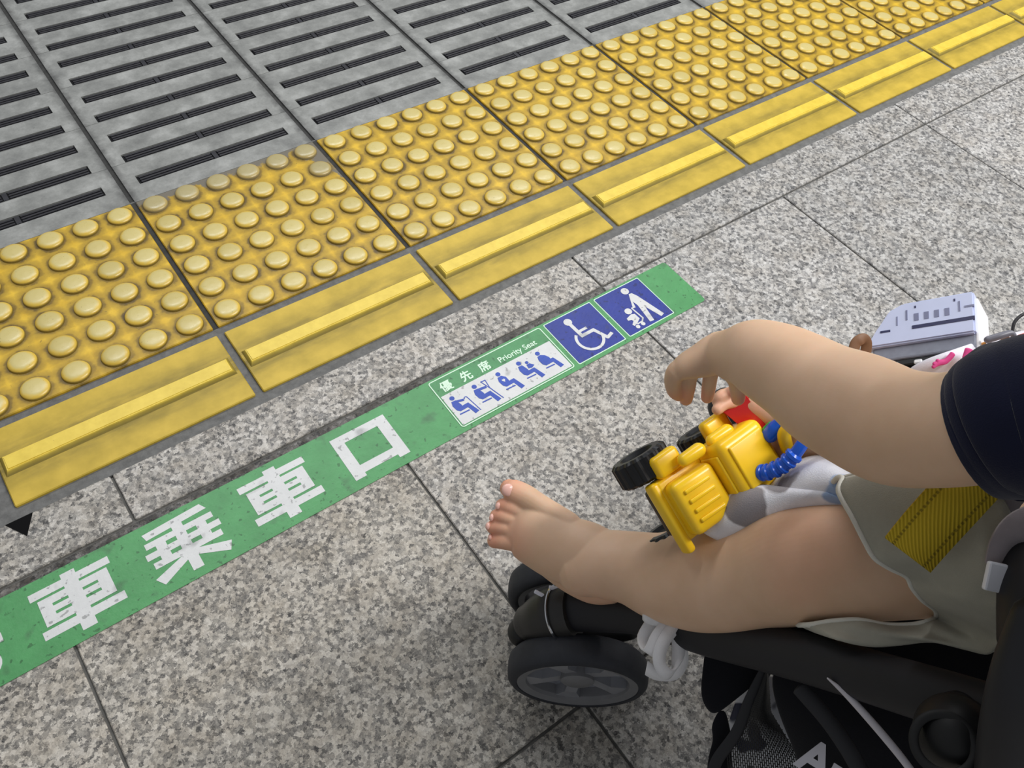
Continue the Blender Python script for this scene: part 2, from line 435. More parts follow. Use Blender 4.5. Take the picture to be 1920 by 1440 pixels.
# --- yellow guide tiles with one bar each
guide = tag(empty('guide_line', (0.6, -0.06, 0)), 'row of yellow guide tiles with one long raised bar each', 'tactile paving')
bm = bmesh.new(); rbox(bm, (0, 0, -0.002), (0.2895, 0.1155, 0.010), 0.0012, 1); GT = bm_mesh('guide_tile', bm); GT.materials.append(M_YG)
bm = bmesh.new()
bl = bmesh.ops.create_cube(bm, size=1)
for v in bm.verts:
    top = v.co.z > 0
    v.co = Vector((v.co.x * (0.272 if top else 0.281), v.co.y * (0.0200 if top else 0.0300), 0.0062 if top else 0.0))
bmesh.ops.bevel(bm, geom=[e for e in bm.edges if all(v.co.z > 0.003 for v in e.verts)], offset=0.0011, segments=2, affect='EDGES')
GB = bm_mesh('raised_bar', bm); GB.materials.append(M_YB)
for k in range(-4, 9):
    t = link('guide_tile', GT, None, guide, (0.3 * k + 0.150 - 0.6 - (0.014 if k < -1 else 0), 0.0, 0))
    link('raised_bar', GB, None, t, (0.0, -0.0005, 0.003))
# ================================================================== green floor sticker
def sticker_mat(name, col, rough=0.42, specks=True, mott=0.12):
    m = NT(name); c = m.coord('Object')
    n = m.noise(28, 5, 0.65, c)
    base = m.ramp(n, [(0.3, tuple(x * (1 - mott) for x in col[:3]) + (1,)), (0.7, tuple(min(1, x * (1 + mott)) for x in col[:3]) + (1,))])
    if specks:
        s1 = m.ramp(m.noise(150, 2, 0.5, c), [(0.64, 0.0), (0.69, 0.6)])
        base = m.mix(s1, base, tuple(x * 0.25 for x in col[:3]) + (1,))
        s2 = m.ramp(m.noise(38, 2, 0.5, m.vmath('ADD', c, (3.3, 1.7, 0))), [(0.62, 0.0), (0.74, 0.4)])
        base = m.mix(s2, base, srgb(60, 62, 60))
    m.base(base); m.rough(rough); m.spec(0.45)
    m.bump(m.noise(190, 4, 0.6, c), 0.25, 0.0012)
    return m.m
M_GREEN = sticker_mat('sticker_green', srgb(78, 146, 90))
M_GREEN2 = sticker_mat('sticker_dark_green', srgb(74, 138, 88))
M_WHITE = sticker_mat('sticker_white', srgb(206, 207, 207), mott=0.06)
M_PALE = sticker_mat('sticker_line', srgb(206, 232, 210), specks=False, mott=0.04)
M_BLUE = sticker_mat('sticker_blue', srgb(36, 52, 138))
M_PICT = sticker_mat('sticker_figure_blue', srgb(44, 74, 168), specks=False)
SO = Vector((0.12, -0.261, 0))
sticker = tag(empty('floor_sticker', SO), 'long green floor sticker with white kanji and priority seat pictograms', 'floor sticker')
def poly_bm(bm, pts, z0, z1):
    top = [bm.verts.new((x, y, z1)) for x, y in pts]; bot = [bm.verts.new((x, y, z0)) for x, y in pts]
    bm.faces.new(top); n = len(pts)
    for i in range(n): bm.faces.new((bot[i], bot[(i + 1) % n], top[(i + 1) % n], top[i]))
def prism(name, polys, mat, parent, z0, z1, label=None):
    bm = bmesh.new()
    for i, p in enumerate(polys): poly_bm(bm, p, z0, z1 + 0.000012 * i)
    o = link(name, bm_mesh(name, bm), mat, parent)
    if label: o['label'] = label
    return o
def rect(a, b, c, d): return [(a, c), (b, c), (b, d), (a, d)]
def rrect(a, b, c, d, r=0.003, n=4):
    out = []
    for cx, cy, t0 in ((b - r, d - r, 0), (a + r, d - r, 90), (a + r, c + r, 180), (b - r, c + r, 270)):
        for k in range(n + 1):
            t = math.radians(t0 + 90 * k / n); out.append((cx + r * math.cos(t), cy + r * math.sin(t)))
    return out
def disc(x, y, r, n=24): return [(x + r * math.cos(2 * math.pi * k / n), y + r * math.sin(2 * math.pi * k / n)) for k in range(n)]
def seg(p, q, wd, wd2=None):
    d = Vector((q[0] - p[0], q[1] - p[1])).normalized(); nx, ny = -d.y, d.x; w2 = wd2 or wd
    return [(p[0] + nx * wd / 2, p[1] + ny * wd / 2), (p[0] - nx * wd / 2, p[1] - ny * wd / 2), (q[0] - nx * w2 / 2, q[1] - ny * w2 / 2), (q[0] + nx * w2 / 2, q[1] + ny * w2 / 2)]
def ring_polys(a, b, c, d, w, r=0.0035):
    o, i = rrect(a, b, c, d, r), rrect(a + w, b - w, c + w, d - w, max(r - w, 0.0006))
    n = len(o); return [[o[k], o[(k + 1) % n], i[(k + 1) % n], i[k]] for k in range(n)]
def arc_polys(cx, cy, r, w, t0, t1, n=24):
    out = []
    for k in range(n):
        a, b = math.radians(t0 + (t1 - t0) * k / n), math.radians(t0 + (t1 - t0) * (k + 1) / n)
        out.append([(cx + (r + w / 2) * math.cos(a), cy + (r + w / 2) * math.sin(a)), (cx + (r + w / 2) * math.cos(b), cy + (r + w / 2) * math.sin(b)),
                    (cx + (r - w / 2) * math.cos(b), cy + (r - w / 2) * math.sin(b)), (cx + (r - w / 2) * math.cos(a), cy + (r - w / 2) * math.sin(a))])
    return out
Z = [0.0002, 0.0010, 0.0013, 0.0016, 0.0019, 0.0022]
prism('backing', [rrect(-0.62, 0.6130, -0.3075, -0.2160, 0.005)], M_GREEN, sticker, Z[0], Z[1])
def kuruma(dx):
    P = [rect(-.317, -.2338, -.2388, -.2297), rect(-.317, -.2328, -.2874, -.2776), rect(-.2825, -.2675, -.2970, -.2240),
         rect(-.311, -.239, -.2507, -.2418), rect(-.311, -.239, -.2610, -.2541), rect(-.311, -.239, -.2742, -.2645),
         rect(-.311, -.2985, -.2742, -.2418), rect(-.2515, -.239, -.2742, -.2418)]
    return [[(x + dx, y) for x, y in p] for p in P]
prism('kanji', kuruma(0), M_WHITE, sticker, Z[1], Z[2])
prism('kanji', kuruma(0.2335), M_WHITE, sticker, Z[1], Z[2])
nori = [[(-.1947, -.2272), (-.1925, -.236), (-.1222, -.2327), (-.127, -.2238)], rect(-.1968, -.1197, -.2472, -.2396), rect(-.2005, -.1160, -.2608, -.2528),
        rect(-.1966, -.1194, -.2741, -.2661), rect(-.1640, -.1520, -.2972, -.2300), rect(-.1868, -.1755, -.2741, -.2396), rect(-.1405, -.1292, -.2741, -.2396),
        [(-.1640, -.2730), (-.2015, -.2854), (-.1948, -.2959), (-.1585, -.2790)], [(-.1520, -.2730), (-.1575, -.2790), (-.1205, -.2964), (-.1150, -.2854)]]
prism('kanji', nori, M_WHITE, sticker, Z[1], Z[2])
prism('kanji', [rect(.0375, .0522, -.2955, -.2292), rect(.0982, .1130, -.2955, -.2292), rect(.0375, .1130, -.2408, -.2292), rect(.0375, .1130, -.2905, -.2788)], M_WHITE, sticker, Z[1], Z[2])
prism('kanji', [rect(-.428, -.3540, -.2330, -.2255), rect(-.4235, -.4135, -.2960, -.2400), rect(-.4235, -.3560, -.2470, -.2400), rect(-.3630, -.3560, -.2530, -.2400),
                rect(-.4120, -.3504, -.2632, -.2530), [(-.392, -.262), (-.403, -.262), (-.414, -.290), (-.406, -.296)]] +
      arc_polys(-.3720, -.2800, 0.0110, 0.0075, -95, 80, 10) + [rect(-.400, -.3700, -.2740, -.2655)], M_WHITE, sticker, Z[1], Z[2])
# priority seat panel
panel = prism('priority_panel', [rrect(.1862, .3702, -.3014, -.2193, 0.004)], M_GREEN2, sticker, Z[1], Z[2], 'priority seat panel with five blue seated figures on white')
prism('border', ring_polys(.1862, .3702, -.3014, -.2193, 0.0014, 0.004), M_PALE, panel, Z[2], Z[3])
prism('white_field', [rect(.1893, .3672, -.2983, -.2466)], M_WHITE, panel, Z[2], Z[3])
def text(name, body, x, y, size, mat, parent, z, bold=0.0, sx=1.0, align='LEFT'):
    c = bpy.data.curves.new(name, 'FONT'); c.body = body; c.size = size; c.extrude = 0.00015; c.align_x = align
    o = bpy.data.objects.new(name, c); COL.objects.link(o)
    bpy.context.view_layer.update()
    me = bpy.data.meshes.new_from_object(o.evaluated_get(bpy.context.evaluated_depsgraph_get()))
    bpy.data.objects.remove(o)
    me.materials.clear()
    base = [v.co.copy() for v in me.vertices]; faces = [list(p.vertices) for p in me.polygons]; V, Fc = [], []
    for k, (ox, oy) in enumerate(((0, 0), (bold, bold * .5), (-bold, -bold * .5), (bold * .4, -bold), (-bold * .4, bold)) if bold else ((0, 0),)):
        n0 = len(V)
        V += [(c.x * sx + x + ox, c.y + y + oy, c.z + z + k * .00003) for c in base]; Fc += [[i + n0 for i in f] for f in faces]
    me = pymesh(name, V, Fc)
    return link(name, me, mat, parent)
for ch, x in (('優', .1965), ('先', .2277), ('席', .2575)):
    text('kanji', ch, x, -.2413, .0170, M_PALE, panel, Z[2] + .0002, bold=.00045)
text('lettering', 'Priority Seat', .2872, -.2418, .0125, M_PALE, panel, Z[2] + .0002, bold=.00022)
def figure(x, y, kind):
    T = lambda pts: [(x + a, y + b) for a, b in pts]
    P = [disc(x, y, .0034, 18), T([(-.0052, -.0256), (.0092, -.0262), (.0092, -.0280), (-.0052, -.0274)])]
    legs = [[(-.0020, -.0170), (.0125, -.0165), (.0128, -.0225), (-.0010, -.0228)], [(.0085, -.0165), (.0140, -.0165), (.0192, -.0345), (.0128, -.0358)]]
    torso = [(-.0040, -.0045), (.0022, -.0050), (.0048, -.0140), (.0050, -.0226), (-.0018, -.0228), (-.0052, -.0190), (-.0062, -.0110)]
    if kind == 'belly':
        torso = [(-.0036, -.0045), (.0016, -.0040), (.0068, -.0075), (.0098, -.0130), (.0100, -.0190), (.0060, -.0226), (-.0018, -.0228), (-.0052, -.0190), (-.0058, -.0110)]
    if kind == 'heart':
        P += [T(torso[:1] + [(.0020, -.0042), (.0066, -.0090), (.0066, -.0190)] + torso[3:])]
    else: P += [T(torso)]
    P += [T(l) for l in legs]
    if kind == 'cane':
        P += [T(seg((.0010, -.0068), (.0120, -.0100), .0034)), T(seg((.0176, -.0085), (.0214, -.0352), .0011))] + [[(x + a, y + b) for a, b in p] for p in arc_polys(.0155, -.0092, .0022, .0011, -10, 190, 8)]
    if kind == 'crutch':
        P += [T(seg((.0010, -.0068), (.0135, -.0085), .0036)), T(seg((.0112, .0018), (.0188, .0012), .0014)), T(seg((.0118, .0015), (.0160, -.0120), .0011)), T(seg((.0182, .0012), (.0165, -.0120), .0011)), T(seg((.0162, -.0115), (.0222, -.0352), .0012))]
    if kind == 'infant':
        P += [disc(x + .0104, y - .0045, .0024, 14), T([(.0078, -.0075), (.0128, -.0075), (.0170, -.0130), (.0120, -.0152), (.0066, -.0140)])]
    return P
for x, k in ((.2002, 'cane'), (.2351, 'crutch'), (.2734, 'heart'), (.3075, 'infant'), (.3396, 'belly')):
    o = prism('seated_figure', figure(x, -.2561, k), M_PICT, panel, Z[3], Z[4])
prism('heart_mark', [[(.2716, -.2676), (.2741, -.2716), (.2766, -.2676), (.2755, -.2659), (.2741, -.2670), (.2727, -.2659)]], M_WHITE, panel, Z[4], Z[4] + .0002)
# wheelchair sign and pushchair sign
def sign(name, a, b, label):
    s = prism(name, [rrect(a, b, -.3018, -.2193, .002)], M_PALE, sticker, Z[1], Z[2], label)
    prism('blue_field', [rrect(a + .0014, b - .0014, -.3004, -.2207, .0012)], M_BLUE, s, Z[2], Z[3])
    return s
s1 = sign('wheelchair_sign', .3770, .4620, 'blue square with white wheelchair symbol')
WX, WY = .4185, -.2735
prism('wheelchair_symbol', [disc(.4105, -.2338, .0062, 24), seg((.4108, -.2380), (.4122, -.2650), .0055), seg((.4098, -.2640), (.4345, -.2640), .0052), seg((.4322, -.2625), (.4418, -.2862), .0052),
                            seg((.4400, -.2858), (.4522, -.2818), .0048), seg((.4120, -.2556), (.4272, -.2556), .0042)] + arc_polys(WX, WY, .0195, .0042, 132, 352, 30), M_WHITE, s1, Z[3], Z[4])
s2 = sign('pushchair_sign', .4690, .5550, 'blue square with white person pushing a pushchair')
prism('pushchair_symbol', [disc(.5200, -.2312, .0062, 24), [(.5210, -.2385), (.5262, -.2395), (.5300, -.2480), (.5405, -.2945), (.5335, -.2965), (.5255, -.2700), (.5195, -.2965), (.5125, -.2955), (.5180, -.2620), (.5165, -.2530), (.5125, -.2640), (.5085, -.2620)],
                           disc(.4982, -.2640, .0056, 20), [(.4975, -.2705), (.5030, -.2725), (.5035, -.2830), (.4945, -.2880), (.4880, -.2900), (.4862, -.2868), (.4925, -.2820), (.4915, -.2790), (.4862, -.2775), (.4870, -.2735)],
                           seg((.5060, -.2618), (.5120, -.2630), .0022), seg((.5064, -.2618), (.5082, -.2850), .0022), seg((.5088, -.2840), (.5030, -.2893), .0022), seg((.5038, -.2890), (.4935, -.2893), .0022),
                           disc(.4911, -.2935, .0033, 16), disc(.5011, -.2932, .0033, 16)], M_WHITE, s2, Z[3], Z[4])
# black arrow head sticker at the far left
M_BLK = plain('black_vinyl', srgb(9, 9, 10), 0.85, 0.15)
o = prism('arrow_marker', [[(-.3105, -.1335), (-.2954, -.1590), (-.2815, -.1335)]], M_BLK, None, 0.0002, 0.0009)
tag(o, 'small black triangle stuck on the granite beside the yellow guide tile', 'floor marker')
# ================================================================== stroller
SF = Vector((-0.30, 0.954, 0)).normalized()      # the way the stroller faces (towards the tracks)
SL = Vector((-SF.y, SF.x, 0))                    # its left-hand side
UP = Vector((0, 0, 1))
M_TYRE = plain('tyre_rubber', srgb(44, 46, 52), 0.62, 0.35, var=0.10, scale=120, bump=0.15, bscale=900)
M_RIM = plain('rim_ring', srgb(118, 118, 120), 0.45, 0.4, var=0.06)
M_SPOKE = plain('rim_silver', srgb(190, 192, 200), 0.25, 0.5, metal=0.6, var=0.08)
M_SPOKED = plain('rim_grey', srgb(150, 151, 156), 0.32, 0.5, metal=0.3, var=0.06)
M_PLASTIC = plain('black_plastic', srgb(42, 41, 40), 0.42, 0.45, var=0.10, scale=80)
M_DARK = plain('dark_plastic', srgb(20, 20, 21), 0.5, 0.35)
M_TUBE = plain('frame_paint', srgb(33, 33, 37), 0.5, 0.35, var=0.08, scale=30)
M_CHROME = plain('chrome', srgb(215, 216, 220), 0.12, 0.5, metal=1.0)
def cloth_mat(name, col, scale=900, strength=0.25, var=0.10, rough=0.9):
    m = NT(name); c = m.coord('Object')
    n = m.noise(40, 4, 0.6, c)
    m.base(m.ramp(n, [(0.3, tuple(x * (1 - var) for x in col[:3]) + (1,)), (0.7, tuple(min(1, x * (1 + var)) for x in col[:3]) + (1,))]))
    m.rough(rough); m.spec(0.15); m.b.inputs['Sheen Weight'].default_value = 0.15
    m.bump(m.noise(scale, 2, 0.5, c), strength, 0.0006)
    return m.m
M_FAB = cloth_mat('black_fabric', srgb(17, 18, 24))
M_FABN = cloth_mat('navy_fabric', srgb(20, 22, 40))
stroller = tag(empty('stroller', fl(1083, 1324) + SF * -0.22 + SL * -0.13), 'black pushchair with twin front wheels carrying the child', 'stroller')

def wheel(c, axis, R=0.068, W=0.029, parent=stroller):
    """tyre, rim with five spokes; axis points to the outer face"""
    ax = Vector(axis).normalized(); h = W / 2
    bm = bmesh.new()
    lathe(bm, [(R * .82, -h * .8), (R * .86, -h), (R * .93, -h), (R * .985, -h * .72), (R, -h * .3), (R, h * .3), (R * .985, h * .72), (R * .93, h), (R * .865, h), (R * .84, h * .8), (R * .82, -h * .8)], c, ax, 56)
    tyre = link('wheel', smooth_by_angle(bm_mesh('wheel', bm), 50), M_TYRE, parent)
    bm = bmesh.new()
    lathe(bm, [(R * .72, h * .55), (R * .735, h * .8), (R * .85, h * .96), (R * .875, h * .9), (R * .86, -h * .9), (R * .74, -h * .8), (R * .72, h * .55)], c, ax, 56)
    link('rim', smooth_by_angle(bm_mesh('rim', bm), 40), M_RIM, tyre)
    bm = bmesh.new()
    a, b = frame_from(ax, Vector((0.3, 0.2, 1)))
    lathe(bm, [(0.0, -h * .3), (R * .74, -h * .3), (R * .74, -h * .1), (0.0, -h * .1)], c, ax, 40)
    link('rim_disc', bm_mesh('rim_disc', bm), M_SPOKE, tyre)
    for k in range(5):
        th = 2 * math.pi * k / 5 + 0.9
        u = a * math.cos(th) + b * math.sin(th); v = ax.cross(u)
        M = Matrix((( u.x, v.x, ax.x, c[0]), (u.y, v.y, ax.y, c[1]), (u.z, v.z, ax.z, c[2]), (0, 0, 0, 1)))
        bm = bmesh.new()
        t = bmesh.new()
        for z in (-h * .1, h * .62):
            for x, y in ((.18, .09), (.50, .085), (.75, .20), (.75, -.20), (.50, -.085), (.18, -.09)): t.verts.new((R * x, R * y, z - (h * .25 if x < .4 and z > 0 else 0)))
        t.verts.ensure_lookup_table()
        t.faces.new(t.verts[6:12])
        for q in range(6): t.faces.new((t.verts[q], t.verts[(q + 1) % 6], t.verts[(q + 1) % 6 + 6], t.verts[q + 6]))
        for vv in t.verts: vv.co = M @ vv.co
        add(bm, t)
        link('spoke', bm_mesh('spoke', bm), M_SPOKED, tyre)
    bm = bmesh.new()
    lathe(bm, [(R * .24, -h * .2), (R * .24, h * .62), (R * .21, h * .74), (0, h * .76)], c, ax, 32)
    link('hub_cap', smooth_by_angle(bm_mesh('hub_cap', bm), 40), M_RIM, tyre)
    return tyre
# left front twin caster: wheels swivelled, rolling towards the left of the picture
RD = Vector((-0.76, 0.65, 0)).normalized(); AX = Vector((RD.y * -1, RD.x, 0))     # rolling direction, axle (outer side)
W0 = fl(1064, 1327); W0.z = 0.068
WN = W0 - AX * 0.0145
WF = WN - AX * 0.080 + RD * 0.006
wheel(WN, AX); wheel(WF, -AX)
def caster(mid, rd, ax, parent=stroller):
    bm = bmesh.new()
    # axle yoke
    tube(bm, [mid + ax * 0.03, mid - ax * 0.03], [0.012, 0.012], 16, 1, UP, cap='flat')
    y = link('yoke', smooth_by_angle(bm_mesh('yoke', bm), 40), M_DARK, parent)
    return y
MID = (WN + WF) / 2
caster(MID, RD, AX)
# rounded swivel housing and the front leg
def part_tube(name, pts, rad, mat, parent, seg=28, sub=6, hint=None, cap='round', label=None):
    bm = bmesh.new(); tube(bm, pts, rad, seg, sub, hint, cap)
    o = link(name, smooth_by_angle(bm_mesh(name, bm), 50), mat, parent)
    if label: o['label'] = label
    return o
housing = part_tube('swivel_housing', [at(1000, 1166, .80), at(1022, 1158, .79), at(1044, 1150, .78)], [(0.0195, 0.020), (0.0240, 0.024), (0.0256, 0.024)], M_PLASTIC, stroller)
part_tube('swivel_block', [at(978, 1185, .815), at(1040, 1186, .815), at(1110, 1184, .81), at(1180, 1180, .80)], [(0.014, 0.02), (0.017, 0.02), (0.016, 0.018), (0.010, 0.012)], M_DARK, stroller)
bm = bmesh.new()
_c = at(1050, 1148, .777); _ax = (at(1075, 1145, .768) - at(1035, 1149, .78)).normalized()
_r = lathe(bm, [(0.0254, -0.0009), (0.0268, -0.0003), (0.0268, 0.0009), (0.0254, 0.0014)], _c, _ax, 40)
link('chrome_ring', smooth_by_angle(bm_mesh('chrome_ring', bm), 60), M_CHROME, housing)
part_tube('leg_collar', [at(1051, 1148, .777), at(1064, 1146, .773), at(1078, 1144.5, .769)], [(0.0248, 0.024), (0.0243, 0.024), (0.0232, 0.023)], M_PLASTIC, stroller, cap='flat')
LEGP = [(1074, 1143, .769, .0200), (1130, 1147, .752, .0185), (1210, 1155, .722, .0175), (1330, 1190, .672, .0180), (1450, 1218, .622, .0185), (1560, 1247, .578, .0185), (1700, 1289, .528, .0180), (1830, 1330, .49, .0180), (1960, 1375, .455, .0180)]
part_tube('front_leg', [at(a, b, c) for a, b, c, r in LEGP], [(r, r * .8) for a, b, c, r in LEGP], M_TUBE, stroller)
# light glints beside the far wheel, built as white chips
for (px, py, s) in ((1011, 1113, .0062), (1040, 1103, .0068)):
    bm = bmesh.new(); P = at(px, py, .772)
    M = Matrix.Translation(P) @ Matrix(((RIGHT.x, DOWN.x, -FWD.x, 0), (RIGHT.y, DOWN.y, -FWD.y, 0), (RIGHT.z, DOWN.z, -FWD.z, 0), (0, 0, 0, 1))) @ Matrix.Rotation(math.radians(28 if px < 1020 else 8), 4, 'Z')
    rbox(bm, (0, 0, 0), (s * 1.6, s * .55, .003), .0006, 1, M)
    link('glint_chip', bm_mesh('glint_chip', bm), plain('white_glint', srgb(226, 228, 240), 0.3), stroller)
# right front twin caster (mostly behind the toy) and its leg
RO = fl(1405, 930) - Vector((MID.x, MID.y, 0)) + SF * 0.02
wheel(WN + RO + SF * -0.02, AX); wheel(WF + RO + SF * -0.02, -AX); caster(MID + RO + SF * -0.02, RD, AX)
# mirrored leg of the right side
def mir(P):
    cpt = W0 + SL * -0.185
    d = (P - cpt).dot(SL); return P - SL * (2 * d)
part_tube('front_leg', [mir(at(a, b, c)) for a, b, c, r in LEGP], [(r, r * .8) for a, b, c, r in LEGP], M_TUBE, stroller)
# rear legs and wheels, behind the photograph's lower right corner
HUB = at(1800, 1352, .485)
for s in (0, 1):
    f = (lambda p: mir(p)) if s else (lambda p: p)
    rw = HUB + SF * -0.17 + SL * 0.02; rw.z = 0.075
    wheel(f(rw), SL if not s else -SL, R=0.075, W=0.03)
    part_tube('rear_leg', [f(HUB + UP * 0.0), f(HUB + SF * -0.09 + UP * -0.15), f(rw - SL * 0.02)], [0.017, 0.016, 0.014], M_TUBE, stroller)
    part_tube('handle_tube', [f(HUB + SF * -0.02), f(HUB + SF * -0.14 + UP * 0.22), f(HUB + SF * -0.30 + UP * 0.47)], [0.016, 0.014, 0.014], M_TUBE, stroller)
hA, hB = HUB + SF * -0.30 + UP * 0.47, mir(HUB + SF * -0.30 + UP * 0.47)
part_tube('handle_bar', [hA, (hA + hB) / 2 + SF * -0.06 + UP * 0.03, hB], [0.016, 0.016, 0.016], M_DARK, stroller)
# folding joint
joint = part_tube('folding_joint', [at(1790, 1375, .466), at(1792, 1377, .480)], [0.021, 0.023], M_DARK, stroller, sub=1, cap='round', hint=UP)
for r0, c_ in ((0.0165, (1770, 1394)),):
    bm = bmesh.new()
    P = at(c_[0], c_[1], .452); ax = -(P - CAM).normalized()
    lathe(bm, [(r0 - .004, -.004), (r0 - .004, .0012), (r0 - .003, .002), (r0, .002), (r0 + .001, .0012), (r0 + .001, -.004)], P, ax, 36)
    link('joint_ring', smooth_by_angle(bm_mesh('joint_ring', bm), 40), M_DARK, joint)
part_tube('side_shield', [at(1975, 1160, .40), at(1950, 1270, .405), at(1925, 1370, .42), at(1905, 1480, .44)], [(.020, .012), (.024, .014), (.024, .014), (.022, .014)], M_TUBE, stroller)
part_tube('armrest', [at(1915, 1030, .45), at(1912, 1110, .44), at(1915, 1200, .43)], [(.007, .012), (.009, .014), (.010, .014)], M_TUBE, stroller)
# ---- seat: pad, backrest, side bolster
def grid_mesh(name, rows, mat, parent, thick=0.0, smooth=True, sub=0, label=None):
    n, k = len(rows), len(rows[0])
    v = [p for r in rows for p in r]
    f = [(i * k + j, i * k + j + 1, (i + 1) * k + j + 1, (i + 1) * k + j) for i in range(n - 1) for j in range(k - 1)]
    me = pymesh(name, v, f)
    o = link(name, me, mat, parent, smooth=smooth)
    if thick: md = o.modifiers.new('thickness', 'SOLIDIFY'); md.thickness = thick; md.offset = 0
    if sub: md = o.modifiers.new('smooth', 'SUBSURF'); md.levels = sub; md.render_levels = sub
    if label: o['label'] = label
    return o
KN = at(1520, 1060, .64)                                   # under the left knee
seat0 = KN + SL * 0.045 + UP * -0.075 + SF * 0.015
def seatp(f, l, z): return seat0 + SF * f + SL * -l + UP * z
rows = []
for i in range(7):
    t = i / 6
    rows.append([seatp(-0.30 * t - (0.012 * math.cos(l * 9) if i == 0 else 0), 0.33 * l, 0.055 * math.sin(t * 1.57) + 0.012 * abs(l - .5)) for l in [j / 8 for j in range(9)]])
grid_mesh('seat_pad', rows, M_FAB, stroller, 0.03, sub=2)
rows = []
for i in range(6):
    t = i / 5
    rows.append([seatp(-0.29 - 0.16 * t, 0.33 * l, 0.03 + 0.40 * t) + SF * (-0.05 * math.sin(l * math.pi)) for l in [j / 8 for j in range(9)]])
grid_mesh('backrest', rows, M_FAB, stroller, 0.025, sub=2)
# hood over the child's head, out of view, added to shade the lap
rows = []
for i in range(7):
    a = math.radians(8 + 78 * i / 6)
    row = []
    for j in range(11):
        b = math.pi * j / 10
        base = seatp(-0.36, 0.165, 0.34)
        rr = 0.20
        row.append(base + SL * (rr * math.cos(b)) + SF * (math.sin(b) * rr * 1.15 * math.cos(a)) + UP * (math.sin(b) * rr * 1.2 * math.sin(a)))
    rows.append(row)
grid_mesh('hood', rows, M_FABN, stroller, 0.004, sub=2)
# ---- fabric basket below the seat with a net pocket
def bp(px, py, zc): return at(px, py, zc)
grid_mesh('basket_flap', [[bp(1323, 1190, .70), bp(1350, 1195, .70), bp(1400, 1205, .695), bp(1462, 1225, .69)],
                          [bp(1318, 1245, .706), bp(1350, 1250, .70), bp(1400, 1250, .695), bp(1450, 1250, .69)],
                          [bp(1309, 1308, .708), bp(1340, 1315, .70), bp(1385, 1295, .695), bp(1440, 1262, .69)],
                          [bp(1330, 1336, .706), bp(1342, 1342, .702), bp(1368, 1322, .696), bp(1425, 1275, .69)]], M_FAB, stroller, 0.003, sub=2)
grid_mesh('basket_flap', [[bp(1345, 1335, .70), bp(1352, 1330, .70), bp(1362, 1332, .70)], [bp(1330, 1365, .702), bp(1345, 1362, .70), bp(1368, 1360, .70)],
                          [bp(1340, 1385, .702), bp(1352, 1388, .70), bp(1375, 1390, .70)], [bp(1324, 1420, .705), bp(1342, 1420, .70), bp(1372, 1420, .70)], [bp(1324, 1500, .705), bp(1344, 1500, .70), bp(1376, 1500, .70)]], M_FAB, stroller, 0.003, sub=2)
part_tube('basket_strap', [bp(1446, 1238, .68), bp(1408, 1310, .683), bp(1382, 1372, .686), bp(1345, 1425, .69), bp(1330, 1470, .69)], [(.0052, .0014)] * 5, M_TUBE, stroller)
side = grid_mesh('basket_side', [[bp(1440, 1236, .668), bp(1540, 1262, .645), bp(1660, 1300, .61), bp(1850, 1350, .58)],
                                 [bp(1444, 1300, .67), bp(1520, 1330, .645), bp(1640, 1360, .61), bp(1850, 1400, .58)],
                                 [bp(1470, 1370, .67), bp(1530, 1390, .645), bp(1650, 1410, .61), bp(1850, 1440, .58)],
                                 [bp(1502, 1440, .67), bp(1550, 1450, .645), bp(1650, 1470, .61), bp(1850, 1490, .58)],
                                 [bp(1520, 1560, .67), bp(1560, 1560, .645), bp(1650, 1560, .61), bp(1850, 1560, .58)]], M_FAB, stroller, 0.003, sub=2)
# net: a honeycomb of thin threads between the strap and the basket side
def net_pt(u, v):
    a0, a1 = Vector((1432, 1262)), Vector((1446, 1290))
    L = [Vector(p) for p in ((1436, 1252), (1400, 1318), (1362, 1400), (1370, 1500))]
    Rr = [Vector(p) for p in ((1440, 1262), (1446, 1335), (1500, 1420), (1512, 1500))]
    def pol(P, t):
        t *= len(P) - 1; i = min(int(t), len(P) - 2); return P[i].lerp(P[i + 1], t - i)
    q = pol(L, v).lerp(pol(Rr, v), u); return at(q.x, q.y, .692 - .010 * math.sin(u * 3.1) - .012 * u)
bm = bmesh.new(); cell = {}
NV, NU = 58, 34
def nv(i, j):
    if (i, j) not in cell: cell[(i, j)] = bm.verts.new(net_pt(min(max(j / NU, 0), 1), min(max(i / NV, 0), 1)))
    return cell[(i, j)]
# hexagon lattice drawn as thin quads
edges = set()
for i in range(NV):
    for j in range(NU):
        if (i + j) % 2 == 0: edges.add(((i, j), (i, j + 1)))
        edges.add(((i, j), (i + 1, j)))
tb = bmesh.new()
for (a, b) in edges:
    P, Q = net_pt(a[1] / NU, a[0] / NV), net_pt(b[1] / NU, b[0] / NV)
    d = Q - P
    if d.length < 1e-6: continue
    d.normalize(); n1 = d.cross(FWD).normalized() * .00045; n2 = d.cross(n1).normalized() * .00045
    r0 = [tb.verts.new(P + x) for x in (n1, n2, -n1, -n2)]; r1 = [tb.verts.new(Q + x) for x in (n1, n2, -n1, -n2)]
    for k in range(4): tb.faces.new((r0[k], r0[(k + 1) % 4], r1[(k + 1) % 4], r1[k]))
bm.free()
link('net_pocket', bm_mesh('net_pocket', tb), M_DARK, stroller)
